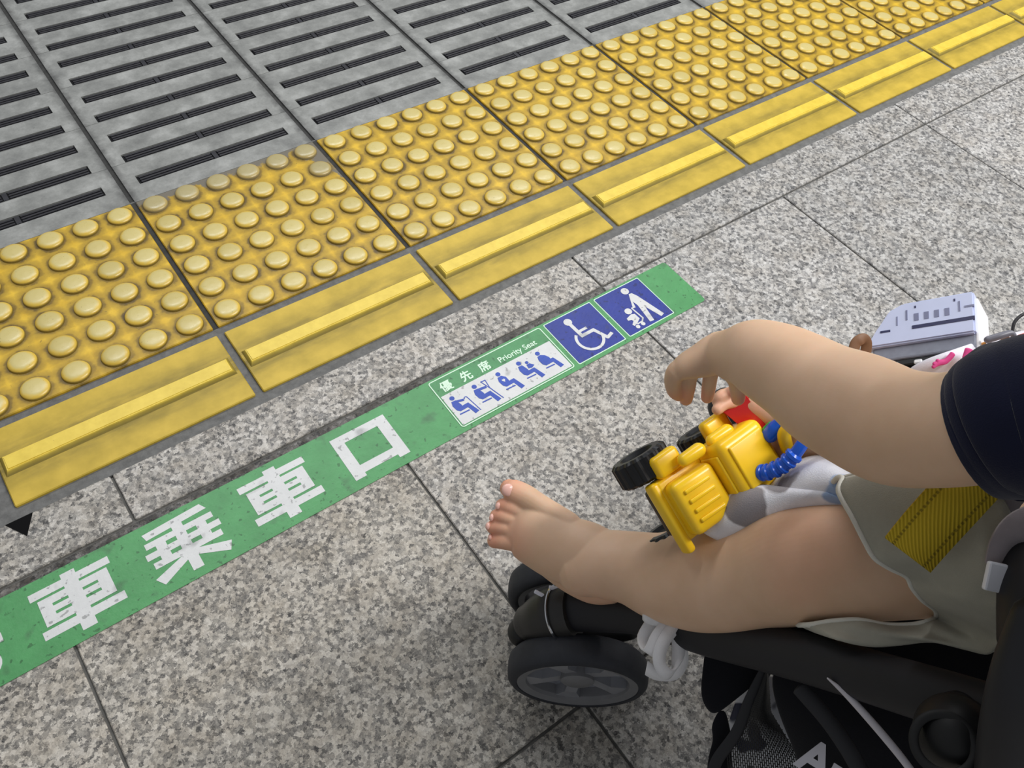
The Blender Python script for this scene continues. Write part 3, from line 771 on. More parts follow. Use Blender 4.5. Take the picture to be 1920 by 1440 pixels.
# pale piping along the basket's edge and the maker's lettering
part_tube('piping', [at(1552, 1272, .560), at(1590, 1305, .556), at(1640, 1360, .55), at(1690, 1420, .545), at(1730, 1475, .54)], [(.0006, .0012), (.0022, .0018), (.0026, .0018), (.0026, .0018), (.0024, .0018)], plain('pale_piping', srgb(196, 192, 198), 0.6), stroller)
part_tube('basket_edge', [at(1500, 1290, .60), at(1560, 1360, .59), at(1610, 1440, .58), at(1640, 1520, .575)], [(.006, .002)] * 4, M_TUBE, stroller)
_lc = bpy.data.curves.new('lettering', 'FONT'); _lc.body = 'Ap'; _lc.size = 0.034; _lc.offset = .0011; _lc.shear = 0.0; _lc.extrude = .0004
_lo = bpy.data.objects.new('lettering', _lc); COL.objects.link(_lo); bpy.context.view_layer.update()
_lm = bpy.data.meshes.new_from_object(_lo.evaluated_get(bpy.context.evaluated_depsgraph_get())); bpy.data.objects.remove(_lo)
_P = at(1490, 1432, .628); _x = (at(1540, 1464, .622) - _P).normalized(); _n = -(_P - CAM).normalized(); _y = _n.cross(_x).normalized(); _n = _x.cross(_y)
_lm.materials.clear()
for v in _lm.vertices: v.co = _P + _x * v.co.x + _y * v.co.y + _n * (v.co.z + .0012)
link('lettering', _lm, plain('lettering_white', srgb(200, 198, 206), 0.5), stroller)
# ---- harness: yellow belt, grey shoulder strap and white buckle
def webbing():
    m = NT('yellow_webbing'); uv = m.coord('UV'); sx = m.new('ShaderNodeSeparateXYZ'); m.l(uv, sx.inputs[0])
    wv = m.new('ShaderNodeTexWave'); m.l(uv, wv.inputs[0]); wv.inputs['Scale'].default_value = 9; wv.inputs['Distortion'].default_value = 0.4
    mp = m.new('ShaderNodeMapping'); m.l(uv, mp.inputs[0]); mp.inputs['Rotation'].default_value = (0, 0, math.radians(-24)); m.l(mp.outputs[0], wv.inputs[0])
    base = m.ramp(wv.outputs[1], [(0.2, srgb(182, 156, 34)), (0.7, srgb(212, 182, 52))])
    def line(c): return m.ramp(m.math('ABSOLUTE', m.math('SUBTRACT', sx.outputs[1], c)), [(0.02, 1.0), (0.035, 0.0)])
    dash = m.ramp(m.math('FRACT', m.math('MULTIPLY', sx.outputs[0], 34.0)), [(0.5, 1.0), (0.65, 0.15)])
    s = m.math('MULTIPLY', m.math('MAXIMUM', line(0.17), line(0.84)), dash)
    m.base(m.mix(m.math('MULTIPLY', s, 0.7), base, srgb(110, 94, 30))); m.rough(0.75); m.spec(0.2); m.bump(wv.outputs[1], 0.5, 0.001)
    return m.m
def ribbon(name, path, width, mat, parent, thick=0.0012, sub=6, wdir=None, label=None):
    """flat band: path of (point, width direction)"""
    rows = catmull([list(p) + list(d) for p, d in path], sub)
    vs, uvs = [], []
    n = len(rows)
    for i, r in enumerate(rows):
        p, d = Vector(r[:3]), Vector(r[3:]).normalized()
        vs += [p - d * width / 2, p, p + d * width / 2]
    f = [(3 * i + j, 3 * i + j + 1, 3 * i + j + 4, 3 * i + j + 3) for i in range(n - 1) for j in (0, 1)]
    me = pymesh(name, vs, f)
    ul = me.uv_layers.new(name='UVMap')
    for li, lp in enumerate(me.loops):
        i, j = divmod(lp.vertex_index, 3); ul.data[li].uv = (i / (n - 1), j / 2)
    o = link(name, me, mat, parent, smooth=True)
    md = o.modifiers.new('thickness', 'SOLIDIFY'); md.thickness = thick; md.offset = 0
    if label: o['label'] = label
    return o
def wd(p, q, z): return (at(q[0], q[1], z) - at(p[0], p[1], z)).normalized()
_w = wd((1660, 1005), (1748, 1072), .45)
ribbon('harness_belt', [(at(1702, 1040, .462), _w), (at(1740, 995, .452), _w), (at(1790, 940, .446), _w), (at(1835, 892, .448), _w), (at(1890, 835, .455), _w)], .0318, webbing(), stroller, .0016, label='yellow webbing harness belt')
M_STRAP = cloth_mat('grey_strap', srgb(150, 142, 146))
ribbon('shoulder_strap', [(at(1875, 1062, .452), wd((1, 0), (5, 1), .45)), (at(1885, 1020, .448), wd((0, 0), (5, 2), .45)), (at(1915, 985, .44), wd((0, 0), (3, 4), .44)), (at(1975, 965, .43), wd((0, 0), (1, 5), .43))], .0165, M_STRAP, stroller, .0022)
ribbon('shoulder_strap', [(at(1868, 1040, .47), wd((1, 0), (5, 0), .45)), (at(1872, 990, .468), wd((0, 0), (5, 0), .45)), (at(1885, 940, .46), wd((0, 0), (5, 1), .44)), (at(1930, 900, .45), wd((0, 0), (5, 2), .43))], .017, M_STRAP, stroller, .002)
bm = bmesh.new(); P = at(1866, 1082, .445)
Mx = Matrix.Translation(P) @ Matrix(((RIGHT.x, DOWN.x, -FWD.x, 0), (RIGHT.y, DOWN.y, -FWD.y, 0), (RIGHT.z, DOWN.z, -FWD.z, 0), (0, 0, 0, 1))) @ Matrix.Rotation(math.radians(12), 4, 'Z')
rbox(bm, (0, 0, 0), (.0108, .0158, .004), .0012, 2, Mx)
link('strap_end', bm_mesh('strap_end', bm), plain('white_plastic', srgb(238, 240, 248), 0.35), stroller)['label'] = 'white plastic strap end'
# ================================================================== white ribbon tied to the front leg
M_RIB = cloth_mat('white_ribbon', srgb(225, 224, 226), 1200, 0.3, 0.04)
bow = tag(empty('ribbon_bow', at(1262, 1172, .70)), 'white fabric ribbon with loops tied to the pushchair leg', 'ribbon')
def loopband(name, pts, wdir, width):
    pts = [(a, b, c - .017) for a, b, c in pts]
    ribbon(name, [(at(*p), wd((0, 0), w_, .7)) for p, w_ in zip(pts, wdir)], width, M_RIB, bow, .0022, 5)
loopband('loop', [(1262, 1168, .70), (1240, 1195, .697), (1222, 1228, .695), (1212, 1200, .712), (1236, 1160, .71)], [(5, 3), (5, 3), (5, 3.4), (5, 3), (5, 3)], .017)
loopband('loop', [(1262, 1172, .698), (1242, 1208, .692), (1236, 1240, .69), (1250, 1264, .69), (1266, 1255, .694), (1272, 1220, .70), (1266, 1178, .704)], [(5, 1), (5, 1.4), (5, .6), (3.2, -3), (1.5, -2), (1, .2), (1, .3)], .0105)
loopband('tail', [(1268, 1176, .70), (1276, 1205, .705), (1277, 1240, .712), (1262, 1262, .718), (1232, 1262, .722), (1212, 1252, .725)], [(3, 1), (2, 1), (2, .5), (3, 4), (0, 5), (-1, 5)], .012)
loopband('tail', [(1262, 1170, .702), (1238, 1164, .70), (1215, 1158, .70), (1206, 1150, .703)], [(1, 4), (1, 4), (0, 4), (0, 4)], .010)
loopband('tail', [(1264, 1172, .70), (1295, 1190, .692), (1325, 1204, .682), (1362, 1209, .667), (1375, 1205, .668)], [(-1, 3), (-1, 3), (-1, 3), (0, 3), (0, 3)], .0052)

# ================================================================== the child
M_NAIL = NT('nail'); M_NAIL.base(srgb(236, 186, 172)); M_NAIL.rough(0.22); M_NAIL.spec(0.5); M_NAIL = M_NAIL.m
def skin():
    m = NT('skin'); c = m.coord('Object')
    at_ = m.new('ShaderNodeAttribute', attribute_name='blush')
    n = m.noise(24, 4, 0.6, c)
    base = m.ramp(n, [(0.3, srgb(210, 174, 143)), (0.7, srgb(222, 187, 158))])
    base = m.mix(m.math('MULTIPLY', at_.outputs['Fac'], 0.65), base, srgb(222, 142, 116))
    m.base(base); m.rough(0.52); m.spec(0.35)
    b = m.b; b.inputs['Subsurface Weight'].default_value = 0.35; b.inputs['Subsurface Radius'].default_value = (0.008, 0.003, 0.0015); b.inputs['Subsurface Scale'].default_value = 0.6
    m.bump(m.noise(900, 2, 0.5, c), 0.06, 0.0005)
    return m.m
M_SKIN = skin()
body = bmesh.new()
# left leg
limb(body, [(1098, 1062, .728, 56, .028), (1128, 1058, .722, 63, .030), (1180, 1064, .712, 68), (1240, 1080, .70, 83), (1305, 1084, .682, 98), (1375, 1078, .66, 107), (1440, 1066, .637, 109), (1500, 1056, .612, 114, .044), (1560, 1050, .596, 113), (1640, 1046, .583, 115), (1740, 1040, .57, 116), (1850, 1046, .56, 116), (1960, 1070, .545, 118)])
# left foot: instep, ball, heel
limb(body, [(1150, 1052, .730, 50, .028), (1105, 1042, .730, 62, .028), (1060, 1030, .735, 63, .024), (1015, 1006, .740, 61, .020), (985, 990, .744, 56, .0165), (968, 984, .746, 46, .013)])
limb(body, [(1142, 1082, .742, 50, .026), (1112, 1078, .748, 52, .026), (1070, 1062, .752, 46, .020), (1010, 1020, .754, 42, .014)])
TOES = [[(1065, 985, .735, 26), (1012, 948, .740, 22), (985, 931, .740, 23), (962, 920, .741, 22), (955, 916, .743, 18)],
        [(985, 962, .742, 14), (958, 951, .740, 15), (942, 948, .744, 13.5)],
        [(975, 978, .742, 13), (948, 969, .740, 13.5), (930, 967, .745, 12)],
        [(975, 996, .743, 14), (946, 989, .742, 14.5), (924, 988, .746, 13)],
        [(978, 1020, .745, 17), (948, 1014, .744, 17), (927, 1014, .748, 14)]]
for t in TOES: limb(body, t, 20, 5)
# right leg, bent under the toy
limb(body, [(1850, 860, .60, 105), (1700, 830, .615, 100), (1560, 800, .645, 92), (1490, 812, .665, 82), (1440, 850, .70, 70), (1405, 880, .735, 58), (1385, 900, .765, 50)])
limb(body, [(1400, 905, .775, 42, .024), (1350, 890, .79, 44, .020), (1310, 878, .80, 44, .014)])
for k in range(5): limb(body, [(1315 + 3 * k, 850 + 14 * k, .795, 10), (1290 + 4 * k, 846 + 13 * k, .80, 9)], 12, 3)
# left arm
limb(body, [(1350, 660, .546, 40, .0135), (1376, 664, .536, 53, .0175), (1412, 667, .524, 69), (1455, 684, .51, 80), (1500, 709, .495, 88), (1550, 742, .478, 99), (1610, 770, .458, 109), (1680, 800, .438, 112), (1771, 806, .41, 108), (1860, 792, .388, 112), (1960, 775, .37, 118), (2060, 765, .362, 125)])
# left hand: back of the hand, four hanging fingers, thumb
limb(body, [(1372, 662, .540, 44, .014), (1345, 664, .546, 40, .0125), (1315, 676, .551, 33, .012), (1288, 686, .556, 26, .0115), (1276, 692, .560, 20, .010)])
FING = [[(1300, 684, .556, 19), (1272, 694, .556, 20), (1262, 712, .563, 17), (1265, 732, .574, 15), (1272, 741, .581, 12)],
        [(1308, 690, .558, 16), (1294, 704, .563, 15.5), (1290, 725, .574, 14.5), (1286, 748, .588, 13)],
        [(1336, 692, .556, 15), (1332, 706, .563, 14), (1329, 726, .574, 13.5), (1326, 745, .585, 12)],
        [(1372, 700, .553, 18), (1380, 714, .560, 16), (1383, 732, .570, 15), (1384, 748, .580, 13)]]
for t in FING: limb(body, t, 18, 5)
limb(body, [(1395, 700, .548, 18), (1412, 725, .560, 15), (1420, 742, .570, 12), (1425, 750, .576, 9)], 18, 5)
# right hand round the red scoop, and right arm behind the left one
limb(body, [(1360, 752, .655, 24, .012), (1385, 752, .655, 30, .013), (1420, 762, .652, 30, .014), (1460, 782, .645, 30), (1510, 790, .63, 38), (1600, 796, .605, 50), (1720, 806, .575, 58), (1840, 806, .555, 62), (1960, 780, .54, 70), (2080, 720, .53, 75)])
for t in ([(1400, 735, .652, 15), (1370, 738, .645, 13), (1352, 744, .640, 12), (1345, 752, .642, 11)], [(1395, 750, .650, 14), (1362, 756, .642, 12), (1345, 768, .638, 11)],
          [(1410, 728, .65, 14), (1392, 722, .64, 12), (1380, 728, .634, 10)]):
    limb(body, t, 18, 5)
# trunk, neck and head (outside the picture, to the right)
HIPC = at(1930, 1050, .545) + SL * -0.085 + SF * -0.08
SHO = at(2060, 765, .362) + SF * -0.075 + UP * 0.035
SHC = SHO + SL * -0.088 + SF * -0.02
def bt(pts, rad): tube(body, pts, rad, 32, 6, SF)
bt([HIPC, HIPC.lerp(SHC, .35), HIPC.lerp(SHC, .7), SHC, SHC + (SHC - HIPC).normalized() * .03], [(.095, .075), (.092, .075), (.088, .066), (.075, .055), (.035, .035)])
HD = SHC + (SHC - HIPC).normalized() * 0.125 + SF * 0.012
bt([SHC, HD], [.030, .030])
tube(body, [HD + UP * -0.045 + SF * .012, HD + UP * -.012 + SF * .006, HD + UP * .03, HD + UP * .055 - SF * .005], [(.045, .048), (.066, .070), (.072, .080), (.055, .062)], 32, 6, SF)
tube(body, [HD + SF * .056 + UP * .005, HD + SF * .068 - UP * .010], [.008, .0085], 14, 3, UP)          # nose
for s in (-1, 1): tube(body, [HD + SL * s * .068 - SF * .004 + UP * .012, HD + SL * s * .076 - SF * .008 - UP * .012], [(.006, .012), (.006, .010)], 14, 3, SF)   # ears
# hip to the two thighs
tube(body, [HIPC + SL * .05, at(1960, 1070, .545)], [.07, .06], 24, 3, UP); tube(body, [HIPC - SL * .05, at(1850, 860, .60)], [.07, .055], 24, 3, UP)
tube(body, [SHC + SL * .04, SHO, at(2060, 765, .362)], [.045, .036, .031], 24, 3, UP); tube(body, [SHC - SL * .04, at(2080, 720, .53)], [.042, .03], 24, 3, UP)
raw = bpy.data.objects.new('raw', bm_mesh('raw', body)); COL.objects.link(raw)
rm = raw.modifiers.new('r', 'REMESH'); rm.mode = 'VOXEL'; rm.voxel_size = 0.00105
sm = raw.modifiers.new('s', 'SMOOTH'); sm.factor = 0.5; sm.iterations = 4
bpy.context.view_layer.update()
bme = bpy.data.meshes.new_from_object(raw.evaluated_get(bpy.context.evaluated_depsgraph_get())); bpy.data.objects.remove(raw)
bme.name = 'body'
BL = [(at(t[-1][0], t[-1][1], t[-1][2]), .013, .9) for t in TOES + FING] + [(at(948, 1012, .735), .02, .5), (at(1500, 1010, .57), .030, .28), (at(1490, 1080, .575), .02, .25), (at(1425, 750, .576), .012, .5), (at(1385, 750, .645), .03, .5), (at(1130, 1125, .73), .03, .3)]
for p in [HD + SF * .06 + SL * s * .035 - UP * .015 for s in (-1, 1)]: BL.append((p, .022, .6))
att = bme.attributes.new('blush', 'FLOAT', 'POINT')
import numpy as np
co = np.empty(len(bme.vertices) * 3, 'f'); bme.vertices.foreach_get('co', co); co = co.reshape(-1, 3)
val = np.zeros(len(co), 'f')
for p, r, a in BL:
    d = np.linalg.norm(co - np.array(p, 'f'), axis=1); val = np.maximum(val, a * np.clip(1.6 - d / r, 0, 1))
att.data.foreach_set('value', val)
child = tag(empty('person', HIPC), 'small barefoot child in navy top and grey shorts sitting in the pushchair', 'person')
bo = link('body', bme, M_SKIN, child, smooth=True)
# nails
def nail(px, py, zc, w_, h_, ang, lift):
    bm = bmesh.new()
    bmesh.ops.create_uvsphere(bm, u_segments=14, v_segments=8, radius=1)
    ca, sa = math.cos(math.radians(ang)), math.sin(math.radians(ang))
    e1 = RIGHT * ca + DOWN * sa; e2 = DOWN * ca - RIGHT * sa
    P = at(px, py, zc) - FWD * lift
    for v in bm.verts: v.co = P + e1 * (v.co.x * w_) + e2 * (v.co.y * h_) - FWD * (v.co.z * .0028)
    link('nail', bm_mesh('nail', bm), M_NAIL, child, smooth=True)
nail(953, 917, .741, .0062, .0058, 35, .0078)
nail(934, 947, .744, .0026, .0036, 20, .0042)
nail(922, 969, .745, .0024, .0036, 15, .0034)
nail(915, 985, .746, .0024, .0036, 10, .0036)
nail(919, 1006, .748, .0020, .0028, 0, .0036)
# ---- clothes
M_NAVY = cloth_mat('navy_jersey', srgb(20, 23, 46), 1400, 0.35, 0.10)
def cloth_tube(name, st, mat, parent, thick=.0018, seg=40, sub=6, hint=None, pts=None, rad=None):
    bm = bmesh.new()
    if pts is None: limb(bm, st, seg, sub, cap=None)
    else: tube(bm, pts, rad, seg, sub, hint or SF, cap=None)
    o = link(name, bm_mesh(name, bm), mat, parent, smooth=True)
    md = o.modifiers.new('t', 'SOLIDIFY'); md.thickness = thick; md.offset = 1
    return o
slv = cloth_tube('top', None, M_NAVY, child, pts=[at(1865, 800, .386), at(1890, 792, .382), at(1925, 785, .378), at(1990, 774, .370), at(2060, 766, .364), SHO, SHC + SL * .045], rad=[.0318, .0344, .0360, .0362, .0361, .045, .056], hint=FWD)
cloth_tube('cuff', [(1842, 811, .394, 117), (1858, 806, .391, 124), (1880, 798, .387, 134), (1904, 790, .384, 143), (1910, 789, .384, 139)], M_NAVY, slv, .0028)
_dirn = (SHC - HIPC).normalized()
cloth_tube('top_body', None, M_NAVY, child, pts=[HIPC - _dirn * .025, HIPC.lerp(SHC, .35), HIPC.lerp(SHC, .7), SHC, SHC + _dirn * .035], rad=[(.112, .096), (.108, .092), (.100, .080), (.085, .065), (.04, .04)], hint=SF)
cloth_tube('top_sleeve', None, M_NAVY, child, pts=[at(2000, 765, .545), at(2080, 720, .53), at(2080, 720, .53).lerp(SHC - SL * .07, .55), SHC - SL * .045], rad=[.032, .034, .042, .056], hint=FWD)
# shorts: loft from the wavy hem of the left leg to the hip
M_SHORT = cloth_mat('grey_shorts', srgb(160, 158, 146), 1300, 0.4, 0.08)
M_HEM = cloth_mat('shorts_hem', srgb(206, 205, 196), 1300, 0.4, 0.05)
HEM = [(1580, 898, .540), (1573, 922, .527), (1598, 968, .515), (1622, 1015, .510), (1640, 1045, .508), (1668, 1064, .508), (1700, 1080, .508), (1711, 1101, .512), (1730, 1124, .520), (1754, 1143, .535), (1755, 1158, .548), (1738, 1166, .540), (1706, 1172, .545), (1660, 1172, .550), (1610, 1163, .556), (1560, 1165, .565), (1508, 1172, .580), (1490, 1160, .630), (1500, 1090, .680), (1520, 1010, .672), (1540, 940, .630), (1566, 900, .570)]
TOPR = [(1700, 850, .50), (1790, 868, .475), (1860, 912, .457), (1895, 960, .450), (1905, 1012, .448), (1903, 1060, .448), (1892, 1108, .45), (1876, 1140, .455), (1878, 1165, .465), (1885, 1192, .478), (1872, 1212, .485), (1854, 1226, .495), (1812, 1217, .51), (1750, 1203, .525), (1690, 1209, .535), (1630, 1211, .545), (1570, 1196, .56), (1560, 1170, .64), (1630, 1090, .71), (1650, 1000, .70), (1670, 920, .65), (1690, 860, .56)]
H = [at(*p) for p in HEM]; T_ = [at(*p) for p in TOPR]
def closed_catmull(P, n):
    out = []; N = len(P)
    for i in range(N):
        a, b, c, d = P[i - 1], P[i], P[(i + 1) % N], P[(i + 2) % N]
        for k in range(n):
            t = k / n
            out.append(0.5 * (2 * b + (c - a) * t + (2 * a - 5 * b + 4 * c - d) * t * t + (3 * b - a - 3 * c + d) * t ** 3))
    return out
H, T_ = closed_catmull(H, 5), closed_catmull(T_, 5)
rows = []
NR = 16
for i in range(NR + 1):
    t = i / NR
    row = []
    for k, (a, b) in enumerate(zip(H, T_)):
        p = a.lerp(b, t)
        # soft folds, fading towards both ends
        p = p - FWD * (0.007 * math.sin(t * math.pi) + 0.0022 * math.sin(k * 0.37 + t * 5.0) * math.sin(t * math.pi))
        row.append(p)
    rows.append(row + [row[0]])
sh = grid_mesh('shorts', rows, M_SHORT, child, 0.0016)
bm = bmesh.new(); n = len(H); rr = .0020
rings = []
for k in range(n):
    T = (H[(k + 1) % n] - H[k - 1]).normalized(); a, b = frame_from(T, FWD)
    rings.append([bm.verts.new(H[k] + a * (rr * math.cos(2 * math.pi * j / 8)) + b * (rr * math.sin(2 * math.pi * j / 8))) for j in range(8)])
for k in range(n):
    for j in range(8): bm.faces.new((rings[k][j], rings[k][(j + 1) % 8], rings[(k + 1) % n][(j + 1) % 8], rings[(k + 1) % n][j]))
link('hem', bm_mesh('hem', bm), M_HEM, sh, smooth=True)
cloth_tube('shorts_seat', None, M_SHORT, child, pts=[HIPC - _dirn * .065, HIPC - _dirn * .03, HIPC + _dirn * .045], rad=[(.105, .088), (.134, .108), (.124, .104)], hint=SF)
cloth_tube('shorts_leg', [(1640, 815, .635, 98), (1720, 832, .62, 106), (1850, 860, .605, 115), (1960, 900, .59, 125)], M_SHORT, child)
# hair, eyes and mouth
M_HAIR = plain('hair', srgb(28, 22, 20), 0.55, 0.4, var=0.3, scale=200, bump=0.6, bscale=300)
bm = bmesh.new()
bmesh.ops.create_uvsphere(bm, u_segments=36, v_segments=22, radius=1)
geom = []
for v in bm.verts:
    d = v.co.copy()
    v.co = HD + UP * .030 + SL * (d.x * .0775) + SF * (d.y * .0865 - .004) + UP * (d.z * .088) + Vector((noise.noise(d * 5), noise.noise(d * 5 + Vector((3, 0, 0))), 0)) * .003
for f in [f for f in bm.faces if (f.calc_center_median() - HD).dot(SF) > .028 and (f.calc_center_median() - HD).dot(UP) < .050 or (f.calc_center_median() - HD).dot(UP) < -.030]: bm.faces.remove(f)
link('hair', bm_mesh('hair', bm), M_HAIR, child, smooth=True)
for s in (-1, 1):
    bm = bmesh.new(); bmesh.ops.create_uvsphere(bm, u_segments=16, v_segments=10, radius=1)
    for v in bm.verts: v.co = HD + SF * .0655 + SL * s * .027 + UP * .010 + SL * v.co.x * .008 + SF * v.co.y * .006 + UP * v.co.z * .005
    link('eye', bm_mesh('eye', bm), plain('eye', srgb(24, 18, 16), 0.15), child, smooth=True)
bm = bmesh.new(); bmesh.ops.create_uvsphere(bm, u_segments=16, v_segments=10, radius=1)
for v in bm.verts: v.co = HD + SF * .063 - UP * .034 + SL * v.co.x * .014 + SF * v.co.y * .006 + UP * v.co.z * .004
link('mouth', bm_mesh('mouth', bm), plain('lip', srgb(190, 104, 96), 0.4), child, smooth=True)
# ================================================================== toy loader
def toy_yellow():
    m = NT('toy_yellow'); c = m.coord('Object')
    m.base(m.ramp(m.noise(30, 3, 0.5, c), [(0.3, srgb(246, 196, 22)), (0.7, srgb(252, 208, 40))])); m.rough(0.28); m.spec(0.5)
    m.b.inputs['Subsurface Weight'].default_value = 0.25; m.b.inputs['Subsurface Radius'].default_value = (.006, .004, .001); m.b.inputs['Subsurface Scale'].default_value = .5
    return m.m
M_TOY = toy_yellow()
M_TBLK = plain('toy_black', srgb(20, 20, 23), 0.4, 0.45)
M_TRED = plain('toy_red', srgb(206, 38, 40), 0.3, 0.5, var=0.04)
M_TBLU = plain('toy_blue', srgb(24, 92, 214), 0.25, 0.5, var=0.04)
M_TGRN = plain('toy_green', srgb(40, 160, 80), 0.35, 0.5)
TO = at(1318, 878, .650)
tow = -FWD
XF = (RIGHT * -.84 + DOWN * .50).normalized()
TX = (XF * .90 + tow * .40).normalized()                    # towards the radiator
TZ = (tow - TX * tow.dot(TX)).normalized()                  # roof
TY = TZ.cross(TX)                                           # the side towards the child's leg
TM = Matrix(((TX.x, TY.x, TZ.x, TO.x), (TX.y, TY.y, TZ.y, TO.y), (TX.z, TY.z, TZ.z, TO.z), (0, 0, 0, 1)))
truck = tag(empty('toy_truck', TO), 'yellow plastic toy loader with ribbed black wheels on the child\'s lap', 'toy truck')
def tbox(name, c, s, bev, mat, parent=None, seg=3, rot=None):
    bm = bmesh.new(); M = TM
    if rot: M = TM @ Matrix.Translation(c) @ Matrix.Rotation(math.radians(rot[1]), 4, rot[0]) @ Matrix.Translation(-Vector(c))
    rbox(bm, c, s, bev, seg, M)
    return link(name, smooth_by_angle(bm_mesh(name, bm), 35), mat, parent or truck)
tbox('chassis', (-.002, .012, -.012), (.100, .040, .012), .003, M_TBLK)
tbox('body', (.004, .012, -.001), (.088, .052, .014), .004, M_TOY)
cab = tbox('cab', (-.020, .008, .020), (.046, .050, .036), .007, M_TOY, seg=4)
tbox('roof_panel', (-.020, .008, .0385), (.034, .036, .003), .0014, M_TOY, cab)
tbox('windscreen', (.0035, .010, .020), (.003, .036, .022), .0014, M_TOY, cab)
hood = tbox('hood', (.024, .014, .011), (.040, .044, .022), .006, M_TOY, seg=4, rot=('Y', 8))
for y in (.002, .010, .018, .026): tbox('hood_rib', (.026, y, .0225), (.024, .0036, .0030), .0013, M_TOY, hood, rot=('Y', 8))
tbox('bumper', (.048, .016, .000), (.008, .060, .012), .003, M_TOY)
for x in (.030, -.026): tbox('fender', (x, -.022, .006), (.026, .018, .011), .004, M_TOY)
for x, z in ((.012, .020), (-.016, .024)):
    bm = bmesh.new(); tube(bm, [TM @ Vector((x - .004, -.018, z)), TM @ Vector((x + .010, -.018, z - .002))], [.0058, .0052], 18, 2, TZ)
    l = link('lamp_post', smooth_by_angle(bm_mesh('lamp_post', bm), 50), M_TOY, truck)
def toy_wheel(x, y, z, R=.0235, W=.021):
    bm = bmesh.new(); c = TM @ Vector((x, y, z)); n = 36
    h = W / 2
    rings = []
    for r, hh in ((0.0, -h * .6), (R * .55, -h * .7), (R * .62, -h), (R * .88, -h), (R, -h * .8), (R, h * .8), (R * .88, h), (R * .62, h), (R * .55, h * .7), (0.0, h * .6)):
        ring = []
        for k in range(n * 2):
            th = math.pi * k / n; rr = r * (1.0 if (k // 2) % 2 or r < R * .8 else .945)
            ring.append(bm.verts.new(c + (TX * math.cos(th) + TZ * math.sin(th)) * max(rr, 1e-5) + TY * hh))
        rings.append(ring)
    for a, b in zip(rings, rings[1:]):
        for k in range(2 * n): bm.faces.new((a[k], a[(k + 1) % (2 * n)], b[(k + 1) % (2 * n)], b[k]))
    return link('wheel', bm_mesh('wheel', bm), M_TBLK, truck)
toy_wheel(.036, -.026, -.016); toy_wheel(-.029, -.015, -.018, W=.017); _wc = TM.inverted() @ at(1258, 1010, .700); toy_wheel(_wc.x, _wc.y, _wc.z); toy_wheel(-.026, .040, -.022)
# blue ribbed hose and red scoop at the back
bm = bmesh.new()
hp = catmull([list(at(*p)) for p in ((1405, 868, .632), (1418, 884, .625), (1440, 885, .617), (1468, 872, .609), (1490, 852, .603), (1505, 832, .60), (1520, 812, .60))], 14)
hp = [Vector(p) for p in hp]; n_ = len(hp)
tube(bm, hp, [(.0054 + .0011 * (math.sin(i * .95) > 0) if i < n_ * .68 else .0046) for i in range(n_)], 18, 1, FWD)
link('hose', smooth_by_angle(bm_mesh('hose', bm), 40), M_TBLU, truck)
part_tube('hose', [at(1444, 815, .63), at(1458, 800, .625), at(1466, 786, .62)], [.0062, .0062, .003], M_TBLU, truck)
part_tube('clip', [at(1438, 806, .632), at(1446, 797, .632)], [.0035, .003], M_TGRN, truck)
def quad_solid(name, corners, thick, mat, parent, sub=0):
    n = (corners[1] - corners[0]).cross(corners[2] - corners[0]).normalized()
    if n.dot(FWD) < 0: n = -n
    v = list(corners) + [c + n * thick for c in corners]; k = len(corners)
    f = [tuple(range(k)), tuple(range(2 * k - 1, k - 1, -1))] + [(i, i + k, (i + 1) % k + k, (i + 1) % k) for i in range(k)]
    bm = bmesh.new(); vs = [bm.verts.new(x) for x in v]
    for q in f: bm.faces.new([vs[i] for i in q])
    bmesh.ops.bevel(bm, geom=bm.edges[:], offset=min(thick * .2, .0012), segments=2, affect='EDGES')
    return link(name, smooth_by_angle(bm_mesh(name, bm), 30), mat, parent)
scoop = quad_solid('scoop', [at(1396, 735, .640), at(1352, 772, .644), at(1378, 790, .648), at(1462, 862, .645), at(1466, 818, .640)], .012, M_TRED, truck)
quad_solid('scoop_edge', [at(1396, 735, .640), at(1400, 731, .643), at(1470, 815, .643), at(1466, 820, .640)], .006, M_TRED, truck)
part_tube('arm', [at(1476, 840, .63), at(1470, 815, .62), at(1478, 800, .615)], [.005, .005, .004], M_TOY, truck)

# ================================================================== spotted blanket on the lap
def spotted():
    m = NT('spotted_fleece'); c = m.coord('Object')
    base = m.ramp(m.noise(60, 3, 0.6, c), [(0.3, srgb(216, 217, 226)), (0.7, srgb(232, 233, 240))])
    wob = m.vmath('MULTIPLY', m.vmath('SUBTRACT', m.noise(70, 2, 0.5, c, 1), (.5, .5, .5)), (.008, .008, .008))
    cw = m.vmath('ADD', c, wob)
    for p, r, col in BSPOT:
        d = m.vmath('DISTANCE', cw, tuple(p)); base = m.mix(m.ramp(m.math('MULTIPLY', d, 20), [(r * 20 - .02, 1.0), (r * 20 + .02, 0.0)]), base, col)
    m.base(base); m.rough(0.95); m.spec(0.1); m.b.inputs['Sheen Weight'].default_value = 0.3
    m.bump(m.noise(1100, 3, 0.6, c), 0.5, 0.0008)
    return m.m
BO = at(1470, 930, .60)
_g, _b = srgb(140, 136, 140), srgb(150, 172, 206)
BSPOT = [(at(1398, 948, .612) - BO, .0165, _g), (at(1455, 898, .606) - BO, .0115, _g), (at(1475, 885, .60) - BO, .008, _g), (at(1585, 925, .56) - BO, .019, _b), (at(1560, 940, .57) - BO, .012, _b)]
M_FLEECE = spotted()
blanket = tag(empty('blanket', BO), 'white fleece blanket with grey and pale blue spots under the toy', 'blanket')
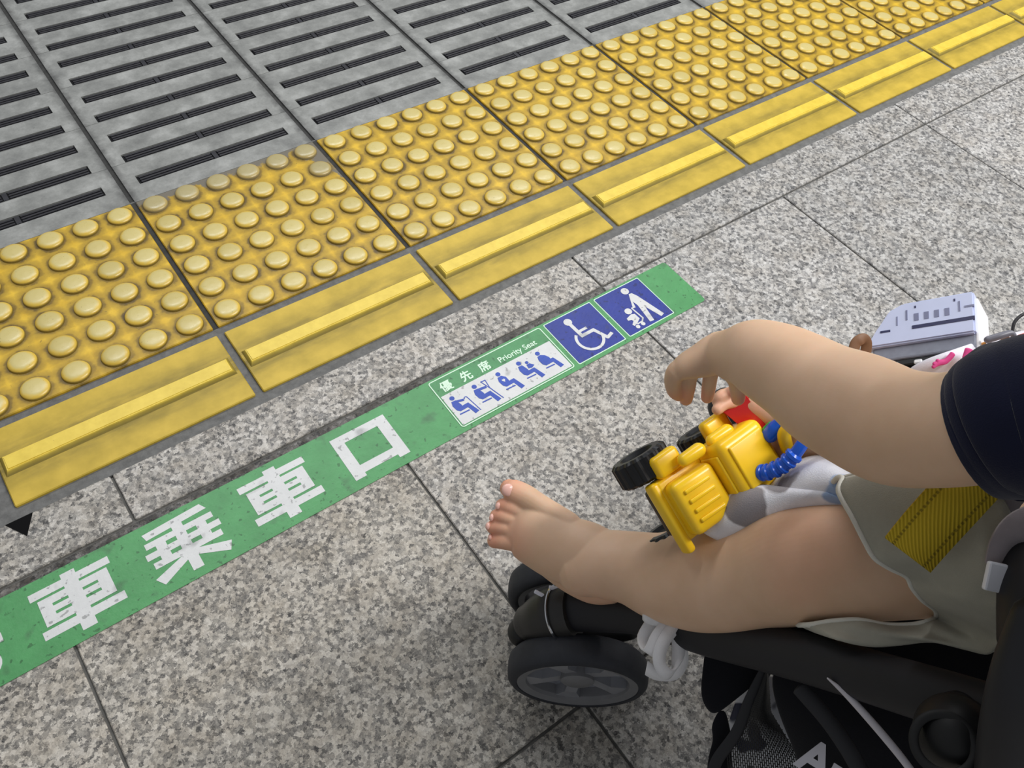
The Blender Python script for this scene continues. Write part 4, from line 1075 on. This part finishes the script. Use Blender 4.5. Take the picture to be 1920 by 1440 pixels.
def lump(name, rows):
    me_rows = [[at(*p) - BO for p in r] for r in rows]
    n, k = len(me_rows), len(me_rows[0])
    v = [p for r in me_rows for p in r]
    f = [(i * k + j, i * k + j + 1, (i + 1) * k + j + 1, (i + 1) * k + j) for i in range(n - 1) for j in range(k - 1)]
    o = link(name, pymesh(name, v, f), M_FLEECE, blanket, (0, 0, 0), smooth=True)
    md = o.modifiers.new('s', 'SUBSURF'); md.levels = 2; md.render_levels = 3
    md = o.modifiers.new('t', 'SOLIDIFY'); md.thickness = .004; md.offset = 0
    return o
lump('front_fold', [[(1312, 990, .645), (1350, 945, .640), (1372, 915, .637), (1395, 905, .637), (1430, 912, .64), (1470, 925, .64)],
                    [(1320, 1000, .632), (1362, 955, .620), (1385, 928, .614), (1415, 918, .612), (1460, 915, .60), (1510, 918, .592)],
                    [(1350, 1010, .632), (1390, 985, .612), (1430, 960, .605), (1475, 945, .596), (1530, 935, .586), (1590, 928, .57)],
                    [(1380, 1030, .64), (1430, 1000, .625), (1480, 985, .615), (1530, 975, .605), (1580, 965, .59), (1620, 960, .58)]])
lump('back_fold', [[(1425, 935, .635), (1462, 895, .625), (1490, 868, .625), (1530, 855, .62), (1565, 862, .61), (1610, 890, .60), (1650, 900, .60)],
                   [(1440, 940, .62), (1478, 905, .605), (1500, 880, .60), (1535, 870, .592), (1570, 880, .580), (1605, 900, .572), (1640, 920, .57)],
                   [(1455, 950, .61), (1495, 925, .595), (1520, 915, .588), (1550, 910, .578), (1585, 912, .568), (1615, 918, .560), (1650, 930, .558)],
                   [(1470, 960, .615), (1510, 945, .60), (1540, 938, .59), (1570, 932, .58), (1600, 932, .572), (1630, 940, .565), (1660, 950, .565)]])

# ================================================================== toy train, printed cloth bag and small odds and ends by the far arm
M_TRW = plain('train_white', srgb(206, 214, 244), 0.35, 0.4, var=0.03)
M_TRE = plain('train_end_white', srgb(244, 244, 246), 0.35, 0.4)
M_TRG = plain('train_grey', srgb(140, 144, 158), 0.5, 0.3, var=0.08, scale=200)
M_TNV = plain('train_navy', srgb(34, 36, 82), 0.4)
M_TWN = plain('train_window', srgb(120, 124, 156), 0.3)
A_ = at(1628, 652, .655)                                         # foot of the side wall at the nose
tx = RIGHT * 200 + DOWN * -34 + FWD * -167; tl = tx.length * .000415; tx = tx.normalized()
ty = RIGHT * 14 + DOWN * -73 + FWD * 31.6; ty = (ty - tx * ty.dot(tx)); th_ = ty.length * .000400; ty = ty.normalized()
tn = tx.cross(ty); tn = tn if tn.dot(FWD) < 0 else -tn            # out of the side wall
def px_of(p):
    d = p - CAM; z = d.dot(FWD); return 960 + FPX * d.dot(RIGHT) / z, 720 + FPX * d.dot(DOWN) / z
lo, hi = .02, .2
for _ in range(40):
    mid_ = (lo + hi) / 2
    if px_of(A_ + tx * mid_)[0] < 1829: lo = mid_
    else: hi = mid_
tl = lo; lo, hi = .005, .1
for _ in range(40):
    mid_ = (lo + hi) / 2
    if px_of(A_ + tx * tl + ty * mid_)[1] > 545: lo = mid_
    else: hi = mid_
th_ = lo
TW_ = .032
train = tag(empty('toy_train', A_), 'white toy train carriage with grey windows and a navy stripe', 'toy train')
def tp(x, y, d=0): return A_ + tx * (x * tl) + ty * (y * th_) + tn * d
prof = [(0, 0), (1.0, 0), (1.0, 1.0), (.34, 1.0), (.20, .86), (.08, .40), (0, .16)]
bm = bmesh.new()
f0 = [bm.verts.new(tp(x, y)) for x, y in prof]; f1 = [bm.verts.new(tp(x, y) - tn * TW_ + tx * .0) for x, y in prof]
bm.faces.new(f0); bm.faces.new(list(reversed(f1)))
for k in range(len(prof)): bm.faces.new((f0[k], f1[k], f1[(k + 1) % len(prof)], f0[(k + 1) % len(prof)]))
bmesh.ops.bevel(bm, geom=bm.edges[:], offset=.0012, segments=2, affect='EDGES')
link('carriage', smooth_by_angle(bm_mesh('carriage', bm), 30), M_TRW, train)
def tpatch(name, x0, x1, y0, y1, mat, d=.0003, parent=train):
    bm = bmesh.new(); c = [tp(x0, y0, d), tp(x1, y0, d), tp(x1, y1, d), tp(x0, y1, d)]
    vs = [bm.verts.new(p) for p in c] + [bm.verts.new(p - tn * .0012) for p in c]
    for q in ((0, 1, 2, 3), (0, 4, 5, 1), (1, 5, 6, 2), (2, 6, 7, 3), (3, 7, 4, 0)): bm.faces.new([vs[i] for i in q])
    return link(name, bm_mesh(name, bm), mat, parent)
for x in (.45, .545, .64, .735): tpatch('window', x, x + .045, .50, .68, M_TWN)
for x in (.37, .86): tpatch('door_slit', x, x + .018, .55, .80, M_TWN)
tpatch('door_slit', .28, .292, .45, .68, M_TWN)
tpatch('stripe', .43, 1.0, .30, .385, M_TNV)
tpatch('stripe', .12, .22, .32, .37, M_TNV); tpatch('stripe', .915, 1.0, .62, .665, M_TWN)
for x in (.455, .82): tpatch('dot', x, x + .016, .82, .88, M_TNV)
bm = bmesh.new()
c0 = (tp(0.02, -.16, -.004) + tp(1.0, -.16, -.004)) / 2 - tn * TW_ * .4
M_ = Matrix(((tx.x, ty.x, tn.x, c0.x), (tx.y, ty.y, tn.y, c0.y), (tx.z, ty.z, tn.z, c0.z), (0, 0, 0, 1)))
rbox(bm, (0, 0, 0), (tl * .97, th_ * .34, TW_ * .8), .0015, 2, M_); link('skirt', bm_mesh('skirt', bm), M_TRG, train)
bm = bmesh.new(); rbox(bm, (0, -th_ * .24, 0), (tl * .9, th_ * .16, TW_ * .7), .001, 1, M_); link('underframe', bm_mesh('underframe', bm), M_TBLK, train)
for x in (-.30, -.05, .25):
    bm = bmesh.new(); rbox(bm, (x * tl, -th_ * .28, TW_ * .35), (.010 if x < -.2 else .006, .0035, .002), .0008, 1, M_); link('lug', bm_mesh('lug', bm), M_TRE, train)
bm = bmesh.new()
e = [tp(1.003, -.30, -.001), tp(1.003, 1.0, -.001)]
rbox(bm, (tl * .497, th_ * .38, TW_ * -.1), (.003, th_ * 1.32, TW_ * .98), .001, 2, M_); link('end_wall', bm_mesh('end_wall', bm), M_TRE, train)
# printed cloth bag
M_PRINT = cloth_mat('printed_cotton', srgb(228, 226, 236), 1200, 0.25, 0.04)
bag = tag(empty('cloth_bag', at(1780, 680, .62)), 'white cloth bag with pink and orange print beside the toy train', 'bag')
bgrid = [[(1692, 700, .62), (1722, 676, .612), (1790, 654, .60), (1850, 634, .62), (1900, 625, .65), (1960, 610, .65)],
         [(1700, 722, .625), (1740, 690, .606), (1800, 668, .596), (1855, 650, .615), (1905, 640, .612), (1965, 630, .61)],
         [(1715, 735, .625), (1755, 720, .615), (1810, 700, .608), (1860, 690, .60), (1910, 680, .595), (1970, 670, .595)],
         [(1740, 760, .63), (1780, 750, .625), (1830, 740, .62), (1870, 735, .615), (1915, 730, .61), (1975, 725, .61)]]
bg = grid_mesh('bag_body', [[at(*p) for p in r] for r in bgrid], M_PRINT, bag, .004, sub=3)
def pprint(name, px, mat, zc, w_):
    part_tube(name, [at(a, b, zc) for a, b in px], [(w_, .0012)] * len(px), mat, bag, 12, 4)
M_PK, M_OR, M_RD = plain('print_pink', srgb(206, 62, 132), 0.7), plain('print_orange', srgb(214, 146, 66), 0.7), plain('print_red', srgb(206, 92, 84), 0.7)
pprint('print_stroke', [(1752, 684), (1762, 680), (1772, 678), (1781, 670), (1786, 664)], M_PK, .598, .0021)
pprint('print_stroke', [(1758, 676), (1757, 682), (1750, 688)], M_PK, .598, .0014)
pprint('print_stroke', [(1817, 656), (1812, 672)], M_PK, .592, .0032)
pprint('print_stroke', [(1838, 648), (1846, 645)], M_OR, .608, .0016)
pprint('print_stroke', [(1880, 640), (1890, 634)], M_OR, .604, .0022)
pprint('print_stroke', [(1896, 648), (1906, 634), (1922, 628)], M_RD, .603, .0016)
pprint('print_stroke', [(1905, 640), (1925, 638)], M_RD, .603, .0012)
# grey tube with black cord, and a brown loop handle
cord = tag(empty('looped_cord', at(1880, 628, .60)), 'grey tube with a thin black cord loop beside the train end', 'cord')
part_tube('tube', [at(1852, 637, .602), at(1875, 630, .60), at(1893, 625, .60), at(1900, 628, .60)], [.0026, .0026, .0024, .002], plain('grey_tube', srgb(112, 112, 122), 0.4), cord)
part_tube('cord', [at(1898, 622, .606), at(1901, 607, .606), at(1909, 596, .606), at(1922, 588, .606), at(1945, 584, .606)], [.0012] * 5, plain('black_cord', srgb(36, 36, 40), 0.5), cord)
o = part_tube('brown_handle', [at(1598, 668, .62), at(1604, 645, .62), at(1613, 637, .62), at(1621, 636, .622), at(1625, 645, .625), at(1622, 668, .627)], [(.0042, .0014)] * 6, plain('brown_strap', srgb(120, 84, 56), 0.6, var=0.15), None)
tag(o, 'brown strap loop sticking up behind the child\'s arm', 'strap')
# white shopping bag with dark print inside the basket
def carrier():
    m = NT('carrier_bag'); c = m.coord('Object')
    mp = m.new('ShaderNodeMapping'); m.l(c, mp.inputs[0]); mp.inputs['Rotation'].default_value = (0.2, 0.5, 0.35); mp.inputs['Scale'].default_value = (26, 26, 26)
    n = m.noise(1.0, 2, 0.5, mp.outputs[0])
    base = m.ramp(n, [(0.37, srgb(30, 34, 62)), (0.40, srgb(222, 224, 230)), (0.62, srgb(222, 224, 230)), (0.65, srgb(36, 40, 44))], 'LINEAR')
    m.base(base); m.rough(0.4); return m.m
sb = tag(empty('carrier_bag', at(1430, 1400, .72)), 'white carrier bag with dark print seen through the basket net', 'bag')
grid_mesh('bag_body', [[at(1396, 1268, .735), at(1440, 1262, .730), at(1470, 1270, .728)], [at(1370, 1330, .728), at(1430, 1330, .712), at(1490, 1340, .715)],
                       [at(1350, 1400, .725), at(1430, 1400, .708), at(1520, 1420, .712)], [at(1350, 1500, .73), at(1440, 1500, .712), at(1540, 1520, .715)]], carrier(), sb, .004, sub=3)
